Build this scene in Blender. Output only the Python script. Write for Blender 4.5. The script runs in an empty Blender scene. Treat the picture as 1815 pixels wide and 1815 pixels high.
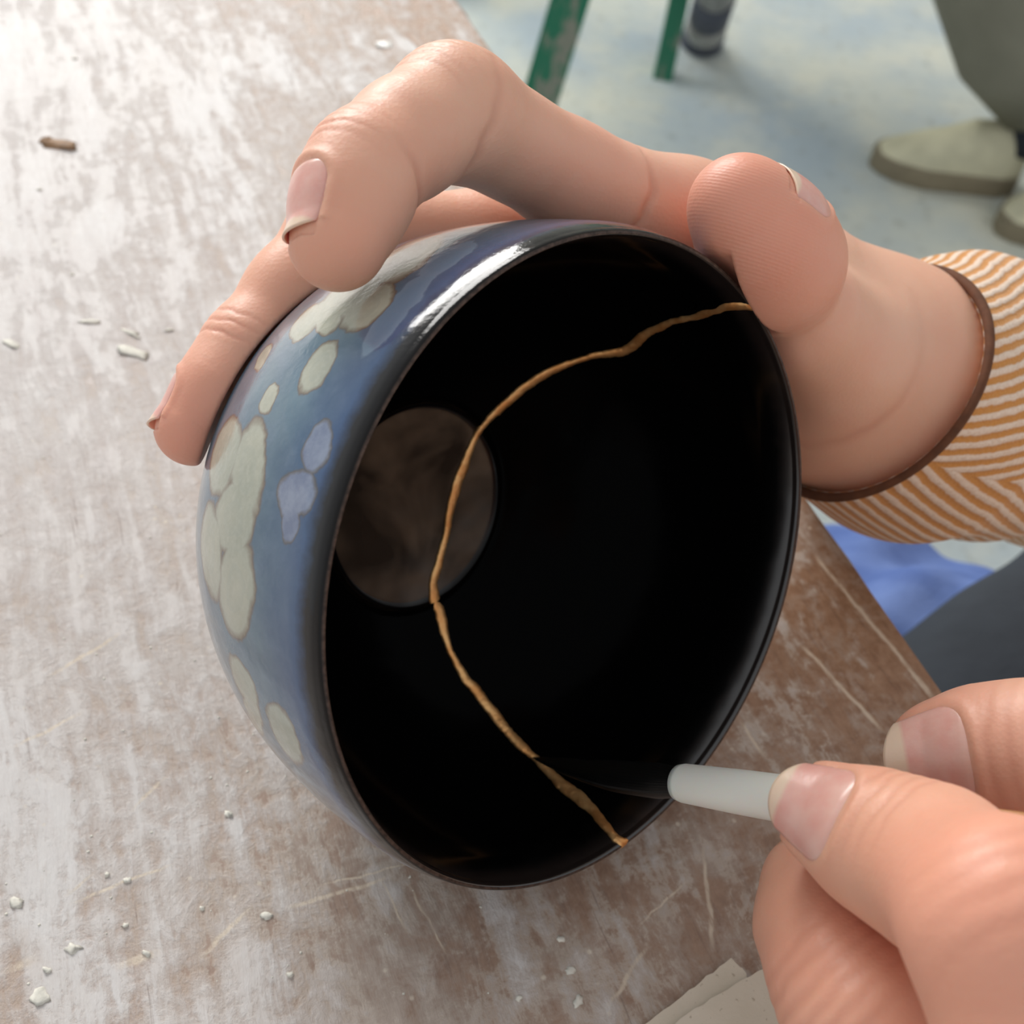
import bpy, bmesh, math, random
import numpy as np
from mathutils import Vector, Matrix

rng = np.random.default_rng(7)
random.seed(7)
SC = bpy.context.scene
COL = SC.collection

# ------------------------------------------------------------------ camera
F, CP = 2100.0, 907.5
PITCH, ROLL = math.radians(48), math.radians(8)
TZ = 0.74                                   # table top height
CAM = np.array([0.0, 0.0, TZ + 0.21137])
FWD = np.array([0.0, math.cos(PITCH), -math.sin(PITCH)])
_r0 = np.array([1.0, 0, 0]); _d0 = np.array([0, -math.sin(PITCH), -math.cos(PITCH)])
RT = math.cos(ROLL) * _r0 - math.sin(ROLL) * _d0
DN = math.sin(ROLL) * _r0 + math.cos(ROLL) * _d0
cam_d = bpy.data.cameras.new('camera'); cam = bpy.data.objects.new('camera', cam_d); COL.objects.link(cam)
cam.matrix_world = Matrix(((RT[0], -DN[0], -FWD[0], CAM[0]), (RT[1], -DN[1], -FWD[1], CAM[1]), (RT[2], -DN[2], -FWD[2], CAM[2]), (0, 0, 0, 1)))
cam_d.sensor_width = 36; cam_d.lens = 36 * F / 1815; cam_d.clip_start = 0.01
cam_d.dof.use_dof = True; cam_d.dof.focus_distance = 0.185; cam_d.dof.aperture_fstop = 26
SC.camera = cam

def c2w(v): v = np.asarray(v, float); return v[..., 0:1] * RT + v[..., 1:2] * DN + v[..., 2:3] * FWD     # direction
def at(px, py, d): return CAM + d * ((px - CP) / F * RT + (py - CP) / F * DN + FWD)                      # point
def on(px, py, z):
    v = (px - CP) / F * RT + (py - CP) / F * DN + FWD
    return CAM + v * ((z - CAM[2]) / v[2])
def unit(v): v = np.asarray(v, float); return v / np.linalg.norm(v)

# ------------------------------------------------------------------ light
SC.view_settings.view_transform = 'Standard'; SC.view_settings.look = 'None'
SC.view_settings.gamma = 1; SC.view_settings.use_curve_mapping = False
SC.view_settings.exposure = 0.12
wd = bpy.data.worlds.new('world'); SC.world = wd; wd.use_nodes = True
bg = wd.node_tree.nodes['Background']; bg.inputs[0].default_value = (0.95, 0.975, 1.0, 1); bg.inputs[1].default_value = 0.62
def area(name, loc, aim, sx, sy, power, col):
    l = bpy.data.lights.new(name, 'AREA'); l.shape = 'RECTANGLE'; l.size = sx; l.size_y = sy; l.energy = power; l.color = col
    o = bpy.data.objects.new(name, l); COL.objects.link(o); o.location = loc
    o.rotation_euler = (Vector(aim) - Vector(loc)).to_track_quat('-Z', 'Y').to_euler()
    return o
area('window_light', (-1.95, 3.55, 2.75), (-1.95 + .25, 2.55, 2.55), 2.6, 1.9, 195, (1.0, 0.98, 0.95))

# ------------------------------------------------------------------ helpers
def tag(o, label=None, cat=None, group=None, kind=None):
    for k, v in (('label', label), ('category', cat), ('group', group), ('kind', kind)):
        if v: o[k] = v
    return o
def empty(name, loc, label, cat, group=None):
    o = bpy.data.objects.new(name, None); o.empty_display_size = .05; COL.objects.link(o); o.location = loc
    return tag(o, label, cat, group)
def link(name, me, mats, parent=None, smooth=True):
    o = bpy.data.objects.new(name, me); COL.objects.link(o)
    for m in (mats if isinstance(mats, (list, tuple)) else [mats]): me.materials.append(m)
    if smooth: me.polygons.foreach_set('use_smooth', np.ones(len(me.polygons), bool))
    if parent is not None:
        o.parent = parent; o.matrix_parent_inverse = Matrix.Translation(parent.location).inverted() if parent.parent is None else Matrix.Identity(4)
    return o
def mesh(name, verts, faces):
    me = bpy.data.meshes.new(name); me.from_pydata([tuple(map(float, v)) for v in verts], [], [tuple(map(int, f)) for f in faces]); me.update(); return me
def qmesh(name, V, Q):
    me = bpy.data.meshes.new(name); n = len(Q)
    me.vertices.add(len(V)); me.vertices.foreach_set('co', np.asarray(V, np.float32).ravel())
    me.loops.add(n * 4); me.loops.foreach_set('vertex_index', np.asarray(Q, np.int32).ravel())
    me.polygons.add(n); me.polygons.foreach_set('loop_start', np.arange(0, n * 4, 4, dtype=np.int32))
    me.update(calc_edges=True); me.validate(); return me
def child_mesh(name, V, Q, mats, parent, smooth=True):            # world-space verts under a top-level empty
    return link(name, qmesh(name, V, Q) if len(Q) and len(Q[0]) == 4 else mesh(name, V, Q), mats, parent, smooth)
def grid_quads(nu, nv, wrap_u=False, wrap_v=False):
    i, j = np.meshgrid(np.arange(nu if wrap_u else nu - 1), np.arange(nv if wrap_v else nv - 1), indexing='ij')
    i2, j2 = (i + 1) % nu, (j + 1) % nv
    return np.stack([i * nv + j, i2 * nv + j, i2 * nv + j2, i * nv + j2], -1).reshape(-1, 4)
def set_uv(me, uv):
    lay = me.uv_layers.new(name='UVMap'); vi = np.empty(len(me.loops), np.int32); me.loops.foreach_get('vertex_index', vi)
    lay.data.foreach_set('uv', np.asarray(uv, np.float32)[vi].ravel())
def fattr(me, name, vals):
    a = me.attributes.new(name, 'FLOAT', 'POINT'); a.data.foreach_set('value', np.asarray(vals, np.float32))
def vattr(me, name, vals):
    a = me.attributes.new(name, 'FLOAT_VECTOR', 'POINT'); a.data.foreach_set('vector', np.asarray(vals, np.float32).ravel())
def frame(axis, ref=(0, 0, 1)):
    a = unit(axis); r = np.asarray(ref, float)
    if abs(a @ unit(r)) > .98: r = np.array([1.0, 0, 0])
    x = unit(np.cross(r, a)); return x, np.cross(a, x), a
def tube(pts, radii, n=20, caps=True, normals=None, flat=1.0, ref=(0, 0, 1), sq=1.0):
    """closed tube along points; sq<1 makes the section boxier"""
    pts = np.asarray(pts, float); V = []; m = len(pts)
    for i in range(m):
        ax = normals[i] if normals is not None else pts[min(i + 1, m - 1)] - pts[max(i - 1, 0)]
        x, y, a = frame(ax, ref); t = np.linspace(0, 2 * np.pi, n, endpoint=False)
        ct = np.sign(np.cos(t)) * np.abs(np.cos(t)) ** sq; st = np.sign(np.sin(t)) * np.abs(np.sin(t)) ** sq
        V.append(pts[i] + radii[i] * (ct[:, None] * x + flat * st[:, None] * y))
    V = np.concatenate(V); Q = [tuple(q) for q in grid_quads(m, n, False, True)]
    if caps:
        V = np.vstack([V, pts[0], pts[-1]]); a, b = len(V) - 2, len(V) - 1
        for k in range(n):
            Q.append((a, k, (k + 1) % n)); Q.append((b, (m - 1) * n + (k + 1) % n, (m - 1) * n + k))
    return V, Q
def tmesh(name, V, Q, mats, parent=None, smooth=True):
    me = mesh(name, V, Q)
    bm = bmesh.new(); bm.from_mesh(me); bmesh.ops.recalc_face_normals(bm, faces=bm.faces); bm.to_mesh(me); bm.free()
    return link(name, me, mats, parent, smooth)
def box(name, size, loc, mats, parent=None, bevel=.002, rot=None):
    bm = bmesh.new(); bmesh.ops.create_cube(bm, size=1)
    bmesh.ops.scale(bm, vec=size, verts=bm.verts)
    if bevel: bmesh.ops.bevel(bm, geom=bm.edges[:], offset=bevel, segments=2, affect='EDGES')
    M = Matrix.Translation(Vector(loc)) @ (rot.to_4x4() if rot else Matrix.Identity(4))
    bmesh.ops.transform(bm, matrix=M, verts=bm.verts)
    me = bpy.data.meshes.new(name); bm.to_mesh(me); bm.free()
    return link(name, me, mats, parent, False)

# ------------------------------------------------------------------ node helper
class NT:
    def __init__(s, name):
        s.m = bpy.data.materials.new(name); s.m.use_nodes = True; s.t = s.m.node_tree; s.n = s.t.nodes
        s.b = s.n['Principled BSDF']
    def node(s, typ, **kw):
        nd = s.n.new(typ)
        for k, v in kw.items(): setattr(nd, k, v)
        return nd
    def put(s, sock, v):
        if isinstance(v, bpy.types.NodeSocket): s.t.links.new(v, sock)
        elif isinstance(v, (tuple, list)) and len(v) == 3 and sock.type == 'RGBA': sock.default_value = (*v, 1)
        else: sock.default_value = v
    def math(s, op, a, b=0.0, c=0.0, clamp=False):
        nd = s.node('ShaderNodeMath', operation=op, use_clamp=clamp); s.put(nd.inputs[0], a); s.put(nd.inputs[1], b); s.put(nd.inputs[2], c); return nd.outputs[0]
    def vmath(s, op, a, b=(0, 0, 0), scale=None):
        nd = s.node('ShaderNodeVectorMath', operation=op); s.put(nd.inputs[0], a); s.put(nd.inputs[1], b)
        if scale is not None: s.put(nd.inputs['Scale'], scale)
        return nd.outputs['Value'] if op in ('LENGTH', 'DOT_PRODUCT', 'DISTANCE') else nd.outputs[0]
    def mix(s, f, a, b, mode='MIX'):
        nd = s.node('ShaderNodeMix', data_type='RGBA', blend_type=mode); s.put(nd.inputs[0], f); s.put(nd.inputs[6], a); s.put(nd.inputs[7], b); return nd.outputs[2]
    def mapr(s, v, a, b, c=0.0, d=1.0, smooth=False):
        nd = s.node('ShaderNodeMapRange', interpolation_type='SMOOTHSTEP' if smooth else 'LINEAR'); nd.clamp = True
        for i, x in enumerate((v, a, b, c, d)): s.put(nd.inputs[i], x)
        return nd.outputs[0]
    def noise(s, vec, scale, detail=4, rough=.55, dist=0.0):
        nd = s.node('ShaderNodeTexNoise'); s.put(nd.inputs['Vector'], vec); nd.inputs['Scale'].default_value = scale
        nd.inputs['Detail'].default_value = detail; nd.inputs['Roughness'].default_value = rough; nd.inputs['Distortion'].default_value = dist; return nd.outputs[0]
    def voro(s, vec, scale, feature='F1', out='Distance'):
        nd = s.node('ShaderNodeTexVoronoi', feature=feature); s.put(nd.inputs['Vector'], vec); nd.inputs['Scale'].default_value = scale; return nd.outputs[out]
    def ramp(s, f, stops):
        nd = s.node('ShaderNodeValToRGB'); s.put(nd.inputs[0], f); e = nd.color_ramp.elements
        while len(e) < len(stops): e.new(.5)
        for k, (p, c) in enumerate(stops): e[k].position = p; e[k].color = (*c, 1)
        return nd.outputs[0]
    def coord(s, w='Object'): return s.node('ShaderNodeTexCoord').outputs[w]
    def attr(s, name, out='Fac'): nd = s.node('ShaderNodeAttribute'); nd.attribute_name = name; return nd.outputs[out]
    def scale(s, v, sc): nd = s.node('ShaderNodeMapping'); s.put(nd.inputs[0], v); nd.inputs['Scale'].default_value = sc; return nd.outputs[0]
    def bump(s, h, strength, dist, normal=None):
        nd = s.node('ShaderNodeBump'); nd.inputs['Strength'].default_value = strength; nd.inputs['Distance'].default_value = dist
        s.put(nd.inputs['Height'], h)
        if normal is not None: s.put(nd.inputs['Normal'], normal)
        return nd.outputs[0]
    def set(s, **kw):
        for k, v in kw.items(): s.put(s.b.inputs[k.replace('_', ' ')], v)
        return s.m
def L(r, g, b):                                                 # sRGB 0-255 to linear
    return tuple((x / 255 / 12.92) if x / 255 <= .04045 else ((x / 255 + .055) / 1.055) ** 2.4 for x in (r, g, b))
def simple(name, col, rough=.5, noise_amt=.12, nscale=40, metallic=0.0, bumpd=0.0, spec=.5):
    t = NT(name); co = t.coord(); n = t.noise(co, nscale, 5)
    c = t.mix(t.mapr(n, .3, .7), tuple(x * (1 - noise_amt) for x in col), tuple(min(1, x * (1 + noise_amt)) for x in col))
    t.set(Base_Color=c, Roughness=rough, Metallic=metallic, Specular_IOR_Level=spec)
    if bumpd: t.set(Normal=t.bump(n, .6, bumpd))
    return t.m

# ================================================================== SETTING
t = NT('concrete_floor'); co = t.coord()
n1 = t.noise(co, 2.2, 5, .6); n2 = t.noise(co, 9, 5, .6); n3 = t.noise(co, 45, 3)
c = t.mix(t.mapr(n1, .38, .62), L(172, 186, 194), L(205, 208, 196))
c = t.mix(t.math('MULTIPLY', t.mapr(n2, .48, .68), .6), c, L(218, 216, 198))
c = t.mix(t.math('MULTIPLY', t.mapr(n3, .58, .72), .35), c, L(120, 118, 104))
t.set(Base_Color=c, Roughness=.6)
fl = mesh('floor', [(-4, -2.5, 0), (4, -2.5, 0), (4, 5, 0), (-4, 5, 0), (-4, -2.5, -.1), (4, -2.5, -.1), (4, 5, -.1), (-4, 5, -.1)],
          [(0, 1, 2, 3), (4, 7, 6, 5), (0, 4, 5, 1), (1, 5, 6, 2), (2, 6, 7, 3), (3, 7, 4, 0)])
tag(link('floor', fl, t.m, None, False), kind='structure')

M_WALL = simple('whitewashed_wall', L(206, 204, 196), .85, .08, 6)
def wall_back():
    y0, y1 = 3.66, 3.86; xs, zs = (-4, -3.3, -.6, 4), (0, 1.75, 3.75, 4.6); V, Q = [], []
    for i in range(3):
        for j in range(3):
            if (i, j) == (1, 1): continue
            b = len(V); V += [(x, y, z) for y in (y0, y1) for x, z in ((xs[i], zs[j]), (xs[i + 1], zs[j]), (xs[i + 1], zs[j + 1]), (xs[i], zs[j + 1]))]
            Q += [(b, b + 1, b + 2, b + 3), (b + 7, b + 6, b + 5, b + 4)] + [(b + k, b + 4 + k, b + 4 + (k + 1) % 4, b + (k + 1) % 4) for k in range(4)]
    tag(link('wall_back', mesh('wall_back', V, Q), M_WALL, None, False), kind='structure')
    w = bpy.data.objects.new('window_1', None); COL.objects.link(w); w.location = (-1.95, 3.76, 1.75); tag(w, kind='structure')
    fm = simple('white_window_paint', L(226, 226, 220), .5, .05, 20)
    for n_, sz, lc in (('frame_bar', (2.7, .07, .06), (-1.95, 3.76, 1.78)), ('frame_bar', (2.7, .07, .06), (-1.95, 3.76, 3.72)), ('frame_bar', (.06, .07, 2.0), (-3.27, 3.76, 2.75)), ('frame_bar', (.06, .07, 2.0), (-.63, 3.76, 2.75)), ('frame_bar', (.05, .06, 2.0), (-1.95, 3.76, 2.75))):
        o = box(n_, sz, lc, fm, w, .004)
wall_back()

# ================================================================== TABLE
E0, E1 = on(810, 0, TZ), on(1690, 1250, TZ)
EX = unit(E0 - E1); EX[2] = 0; EX = unit(EX)                     # along the edge, away from the viewer
EN = np.array([EX[1], -EX[0], 0])                                # outwards, over the lap
TORG = E1.copy()                                                 # local origin on the edge
def tl(px, py):                                                  # table-local metres of a point on the top: (along, inward)
    p = on(px, py, TZ) - TORG; return float(p @ EX), float(-(p @ EN))
def table_material():
    t = NT('worn_clay_stained_wood'); co = t.coord()
    sx = t.node('ShaderNodeSeparateXYZ'); t.put(sx.inputs[0], co); X, Y = sx.outputs[0], sx.outputs[1]
    nw = t.node('ShaderNodeTexNoise'); t.put(nw.inputs['Vector'], co); nw.inputs['Scale'].default_value = 14; nw.inputs['Detail'].default_value = 3
    wv = t.vmath('ADD', co, t.vmath('SCALE', t.vmath('SUBTRACT', nw.outputs[1], (.5, .5, .5)), scale=.010))
    fine = t.noise(t.scale(wv, (1.0, 7, 7)), 150, 6, .65)
    streak = t.noise(t.scale(wv, (1.0, 6, 6)), 34, 8, .68, .2)
    broad = t.noise(t.scale(wv, (1.0, 3.5, 3.5)), 12, 8, .66, .3)
    blot = t.noise(wv, 30, 8, .68, .6); blot2 = t.noise(wv, 120, 8, .7, .4); mott = t.noise(wv, 330, 7, .72, .3)
    big = t.noise(co, 4.5, 3)
    # dried slip plus painted-in window sheen: paler away from the working edge
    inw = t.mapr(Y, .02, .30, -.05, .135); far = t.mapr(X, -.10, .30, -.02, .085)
    m = t.math('ADD', t.math('MULTIPLY', broad, .30), t.math('MULTIPLY', streak, .30))
    m = t.math('ADD', m, t.math('MULTIPLY', blot2, .22)); m = t.math('ADD', m, t.math('MULTIPLY', mott, .18))
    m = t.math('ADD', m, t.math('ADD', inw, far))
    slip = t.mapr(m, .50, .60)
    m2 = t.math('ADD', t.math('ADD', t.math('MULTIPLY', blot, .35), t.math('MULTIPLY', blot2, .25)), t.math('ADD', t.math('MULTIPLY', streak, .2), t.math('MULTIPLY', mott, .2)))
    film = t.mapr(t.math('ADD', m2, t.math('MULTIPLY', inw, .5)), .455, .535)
    wood = t.mix(t.mapr(mott, .35, .65), L(140, 104, 78), L(166, 132, 106))
    wood = t.mix(t.math('MULTIPLY', t.mapr(fine, .52, .66), .6), wood, L(122, 90, 70))
    wood = t.mix(t.math('MULTIPLY', t.mapr(big, .45, .6), .4), wood, L(168, 118, 78))
    haze = t.mix(t.mapr(blot2, .38, .62), L(158, 136, 118), L(180, 162, 148)); haze = t.mix(t.math('MULTIPLY', t.mapr(mott, .52, .66), .5), haze, L(150, 128, 112))
    wood = t.mix(film, wood, haze)
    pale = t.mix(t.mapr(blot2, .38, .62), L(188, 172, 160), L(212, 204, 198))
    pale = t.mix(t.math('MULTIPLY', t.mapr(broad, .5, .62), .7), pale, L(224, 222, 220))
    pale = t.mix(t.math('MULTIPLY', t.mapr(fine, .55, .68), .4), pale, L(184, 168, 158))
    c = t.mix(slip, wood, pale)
    slip_sheen = t.math('MULTIPLY', t.mapr(X, -.07, .15, .12, 1), t.mapr(Y, .02, .17))  # far pale blend: slip together with window sheen put into the colour
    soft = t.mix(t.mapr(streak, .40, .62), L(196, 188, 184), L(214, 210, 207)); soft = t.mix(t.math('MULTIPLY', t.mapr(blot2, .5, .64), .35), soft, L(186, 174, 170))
    c = t.mix(t.math('MULTIPLY', slip_sheen, .78), c, soft)
    edge = t.math('MULTIPLY', t.mapr(m, .49, .51), t.mapr(m, .54, .515))
    c = t.mix(t.math('MULTIPLY', edge, .28), c, L(206, 190, 172))
    crack = t.mapr(t.noise(t.scale(wv, (.6, 22, 22)), 20, 4, .7), .66, .72)
    c = t.mix(t.math('MULTIPLY', crack, .5), c, L(112, 88, 78))
    speck = t.mapr(t.voro(co, 210), .13, .05)
    c = t.mix(t.math('MULTIPLY', t.math('MULTIPLY', speck, t.mapr(blot, .48, .58)), .75), c, L(226, 214, 196))
    # knife scratches
    tot = None
    segs = [((1415, 1138), (1569, 1300), 1.0), ((1440, 979), (1663, 1247), 1.1), ((1300, 1262), (1360, 1350), .8), ((1560, 1120), (1660, 1250), .7), ((500, 1612), (700, 1552), .8), ((80, 1202), (220, 1120), .9), ((120, 1602), (310, 1530), .6),
            ((0, 1722), (70, 1698), 1.4), ((200, 1716), (292, 1684), 1.6), ((1245, 1500), (1264, 1690), .8), ((670, 1552), (725, 1660), .4), ((722, 1562), (795, 1700), .4), ((110, 1592), (172, 1543), .6),
            ((230, 1440), (300, 1370), .7), ((560, 1570), (900, 1490), .4), ((350, 1700), (450, 1600), .8), ((1075, 1790), (1150, 1670), .7), ((1130, 1640), (1220, 1560), .4), ((20, 1330), (150, 1260), .8)]
    jit = t.math('MULTIPLY', t.math('SUBTRACT', t.noise(co, 130, 3), .5), .0022)
    for a, b, w in segs:
        (ax, ay), (bx, by) = tl(*a), tl(*b); dx, dy = bx - ax, by - ay; ln = math.hypot(dx, dy); dx /= ln; dy /= ln
        u = t.math('MULTIPLY_ADD', X, dx, t.math('MULTIPLY_ADD', Y, dy, -(ax * dx + ay * dy)))
        v = t.math('ADD', t.math('MULTIPLY_ADD', X, -dy, t.math('MULTIPLY_ADD', Y, dx, ax * dy - ay * dx)), jit)
        e = t.math('MULTIPLY', t.mapr(t.math('ABSOLUTE', v), .0007 * w, .0002 * w), t.mapr(t.math('ABSOLUTE', t.math('SUBTRACT', u, ln / 2)), ln / 2, ln / 2 - .004))
        tot = e if tot is None else t.math('MAXIMUM', tot, e)
    tot = t.math('MULTIPLY', tot, t.mapr(fine, .36, .5, .25, 1))
    c = t.mix(t.math('MULTIPLY', tot, .75), c, L(222, 206, 184))
    h = t.math('ADD', t.math('MULTIPLY', slip, .5), t.math('ADD', t.math('MULTIPLY', blot2, .5), t.math('MULTIPLY', fine, .5)))
    h = t.math('ADD', h, t.math('MULTIPLY', broad, .5))
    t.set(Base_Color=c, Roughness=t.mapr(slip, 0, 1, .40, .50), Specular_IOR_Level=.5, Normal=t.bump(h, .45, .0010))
    return t.m
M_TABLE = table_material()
table = empty('work_table', tuple(TORG), 'worn wooden work table smeared with dried white clay slip, under the bowl', 'table')
def tp(a, i, z): return TORG + EX * a - EN * i + np.array([0, 0, z])
def table_slab():
    a0, a1, w, th = -.55, 1.05, 1.0, .032
    prof = [(.0, -th), (.0, -.0015), (.0004, -.0004), (.0015, 0)]
    na, ni = 160, 90
    A = np.linspace(a0, a1, na); I = np.linspace(.0015, w, ni)
    V = []; Q = []
    me_v = [(a, i, 0.0) for a in A for i in I]
    V = np.array(me_v); base = len(V); Q = [tuple(q[::-1]) for q in grid_quads(na, ni)]
    rows = []
    for (i, z) in prof[:-1]:
        rows.append(len(V)); wob = np.interp(A, A, 0.0005 * rng.standard_normal(na)) if i == 0 else 0
        V = np.vstack([V, np.stack([A, np.full(na, i) + wob, np.full(na, z)], 1)])
    chain = [[r + k for k in range(na)] for r in rows] + [[k * ni for k in range(na)]]
    for r in range(len(chain) - 1):
        for k in range(na - 1): Q.append((chain[r][k], chain[r + 1][k], chain[r + 1][k + 1], chain[r][k + 1]))
    b = len(V); V = np.vstack([V, [(a0, 0, -th), (a1, 0, -th), (a1, w, -th), (a0, w, -th), (a0, w, 0), (a1, w, 0)]])
    Q += [(b, b + 1, b + 2, b + 3), (b + 3, b + 2, b + 5, b + 4), (b, b + 3, b + 4, 0), (b + 1, (na - 1) * ni, b + 5, b + 2)]
    me = mesh('tabletop', V, Q)
    bm = bmesh.new(); bm.from_mesh(me); bmesh.ops.recalc_face_normals(bm, faces=bm.faces); bm.to_mesh(me); bm.free()
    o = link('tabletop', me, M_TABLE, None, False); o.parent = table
    return o
ttop = table_slab()
# local axes: x along edge, y inward, z up -> rotate the empty itself
table.rotation_euler = Matrix(((EX[0], -EN[0], 0), (EX[1], -EN[1], 0), (0, 0, 1))).to_euler()
M_WOODLEG = simple('plain_wood', L(150, 120, 92), .6, .2, 30)
for a in (-.47, .97):
    for i in (.16, .92):
        lg = box('leg', (.06, .06, TZ - .032), (a, i, -.032 - (TZ - .032) / 2), M_WOODLEG, None, .004); lg.parent = table

# ================================================================== BOWL
R0, HB = .055, .075
BC = at(CP + F * .01469 / .19165, CP + F * .00983 / .19165, .19165)
BN = unit(c2w([0.66237, 0.21774, -0.71684])); B1 = unit(c2w([-0.31229, 0.94999, 0])); B2 = unit(c2w([0.68099, 0.22386, 0.69724]))
def r_out(z): return R0 * np.sqrt(np.maximum(0, 1 - (np.clip(z, 0, HB) / HB) ** 3))
def r_in0(z): return .0515 * np.sqrt(np.maximum(0, 1 - (np.clip(z, 0, .052) / .052) ** 2.6))
def r_in(z): return r_in0(z) + .0013 * np.clip(1 - (np.asarray(z) - .0012) / .0062, 0, 1) ** 1.7     # mouth flares a little
def bowl_pt(a, r, z): a, r, z = map(np.asarray, (a, r, z)); return BC - BN * z[..., None] + r[..., None] * (np.cos(a)[..., None] * B1 + np.sin(a)[..., None] * B2)
SPOTS = [(0.26, 0.03485, -173.3, 9.1, -38.3, -166.9, 0), (0.26036, 0.02383, -149.8, 16.2, -84.9, -202.4, 0), (0.2684, 0.02506, -196.3, 36.8, -40.1, -158.2, 0), (0.27849, 0.02224, -146.0, 40.3, 3.7, -179.3, 0), (0.27549, 0.03338, -140.5, 40.0, -64.8, -188.9, 0),
         (0.25413, 0.00792, -300.9, 0.9, -68.9, -378.1, 1), (0.26129, 0.00904, -328.8, -6.4, 51.3, -251.5, 1), (0.26522, 0.00865, 353.7, -71.4, 147.9, 512.7, 1), (0.24323, 0.01694, -254.4, -52.0, 2.3, -327.0, 0), (0.2497, 0.02613, -443.7, -45.4, -29.2, -457.8, 0), (0.24243, 0.03751, -454.2, -93.2, -183.2, -488.7, 0),
         (0.22913, 0.02417, -182.5, -85.3, 56.3, -136.2, 0), (0.23382, 0.02512, -380.3, -110.8, -63.1, -208.5, 0), (0.23536, 0.03016, -313.0, -97.4, -31.7, -263.2, 0), (0.23175, 0.01607, -218.9, -92.1, 53.1, -230.1, 0), (0.21811, 0.02198, -157.5, -92.2, -14.1, -157.0, 0), (0.23141, 0.00905, -140.6, -52.3, -29.0, -397.6, 2), (0.2196, 0.01089, -207.9, -124.8, 26.2, -328.6, 2),
         (0.29502, 0.02406, -210.3, 125.9, -119.4, -190.3, 0), (0.30162, 0.02554, -245.2, 156.7, 69.0, -278.3, 0), (0.29957, 0.01373, -184.6, 121.7, -47.5, -221.2, 0)]
SPOTS += [(.035, .022, -160, 20, 30, -190, 0), (.06, .03, -210, 0, 0, -260, 0), (.10, .018, -240, 0, 40, -190, 0), (.14, .028, -170, 30, 0, -200, 0), (.335, .03, -220, 60, 0, -260, 0)]
def bowl_outer_material():
    t = NT('blue_crystal_glaze'); uv = t.coord('UV')
    nw = t.node('ShaderNodeTexNoise'); t.put(nw.inputs['Vector'], uv); nw.inputs['Scale'].default_value = 260; nw.inputs['Detail'].default_value = 4
    w2 = t.vmath('SCALE', t.vmath('SUBTRACT', nw.outputs[1], (.5, .5, .5)), scale=.0028)
    p = t.vmath('ADD', uv, w2)
    s = t.node('ShaderNodeSeparateXYZ'); t.put(s.inputs[0], p); U, V = s.outputs[0], s.outputs[1]; s2 = t.node('ShaderNodeSeparateXYZ'); t.put(s2.inputs[0], uv); V0 = s2.outputs[1]
    dmin = {0: None, 1: None, 2: None}
    for (u, v, a, b, c_, d, k) in SPOTS:
        a, b, c_, d = (q * .86 for q in (a, b, c_, d))
        du, dv = t.math('SUBTRACT', U, u), t.math('SUBTRACT', V, v)
        x = t.math('MULTIPLY_ADD', du, a, t.math('MULTIPLY', dv, b)); y = t.math('MULTIPLY_ADD', du, c_, t.math('MULTIPLY', dv, d))
        e = t.math('SQRT', t.math('MULTIPLY_ADD', x, x, t.math('MULTIPLY', y, y)))
        dmin[k] = e if dmin[k] is None else t.math('SMOOTH_MIN', dmin[k], e, .05)
    oc = t.coord(); n1 = t.noise(oc, 60, 4, .6); n2 = t.noise(oc, 260, 5, .6); n3 = t.noise(oc, 900, 3, .6)
    blue = t.mix(t.mapr(n1, .35, .65), L(62, 94, 118), L(98, 124, 138))
    blue = t.mix(t.math('MULTIPLY', t.mapr(n2, .5, .75), .35), blue, L(116, 136, 158))
    blue = t.mix(t.mapr(V, .016, .004, 0, .75), blue, L(46, 74, 120))
    # iron-brown lip
    lipn = t.math('MULTIPLY_ADD', t.math('SUBTRACT', n2, .5),   .0024, V0)
    lip = t.mapr(lipn, .0050, .0026); blue = t.mix(lip, blue, L(16, 14, 14))
    crest = t.math('MULTIPLY', t.mapr(V0, .00072, .00061), t.mapr(n3, .35, .65, .3, .8)); blue = t.mix(crest, blue, L(98, 78, 68))
    def spots(col, d, body, ring, ringw, amt):
        inner = t.mapr(d, 1.0, .985)
        rg = t.math('MULTIPLY', t.mapr(d, 1.08, 1.0), t.mapr(d, .88 - ringw, .98))
        cc = t.mix(t.math('MULTIPLY', inner, amt), col, body); return t.mix(t.math('MULTIPLY', rg, .8 * amt), cc, ring)
    cream = t.mix(t.mapr(n1, .35, .65), L(158, 162, 146), L(178, 178, 160)); cream = t.mix(t.math('MULTIPLY', t.mapr(n3, .45, .7), .35), cream, L(190, 190, 176))
    cream = t.mix(t.math('MULTIPLY', t.mapr(t.math('FRACT', t.math('MULTIPLY', dmin[0], 2.0)), .3, .9), .2), cream, L(150, 160, 150))
    c = spots(blue, dmin[2], L(120, 148, 172), L(120, 140, 160), .3, .55)
    c = spots(c, dmin[1], t.mix(t.mapr(n2, .4, .65), L(108, 120, 146), L(136, 146, 166)), L(86, 78, 66), .05, .95)
    c = spots(c, dmin[0], cream, L(104, 84, 66), .05, 1.0)
    t.set(Base_Color=c, Roughness=.13, Specular_IOR_Level=t.mapr(V0, .0008, .0022, .22, .6), Coat_Weight=t.mapr(V0, .001, .003, 0, .35), Coat_Roughness=.05, Normal=t.bump(t.math('ADD', n2, t.math('MULTIPLY', n1, .6)), .10, .0012))
    return t.m
t = NT('black_gloss_glaze'); uv = t.coord('UV')
nb = t.noise(t.coord(), 500, 4); lipm = t.mapr(t.math('MULTIPLY_ADD', t.math('SUBTRACT', nb, .5), .003, t.attr('depth')), .0045, .0015)
cb = t.mix(lipm, (.0012, .0012, .0013), L(34, 28, 26))
well = t.mapr(t.attr('radius'), .0208, .0186); cb = t.mix(well, cb, t.mix(t.mapr(t.noise(t.coord(), 70, 3), .4, .6), L(11, 10, 10), L(17, 13, 13)))
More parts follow.
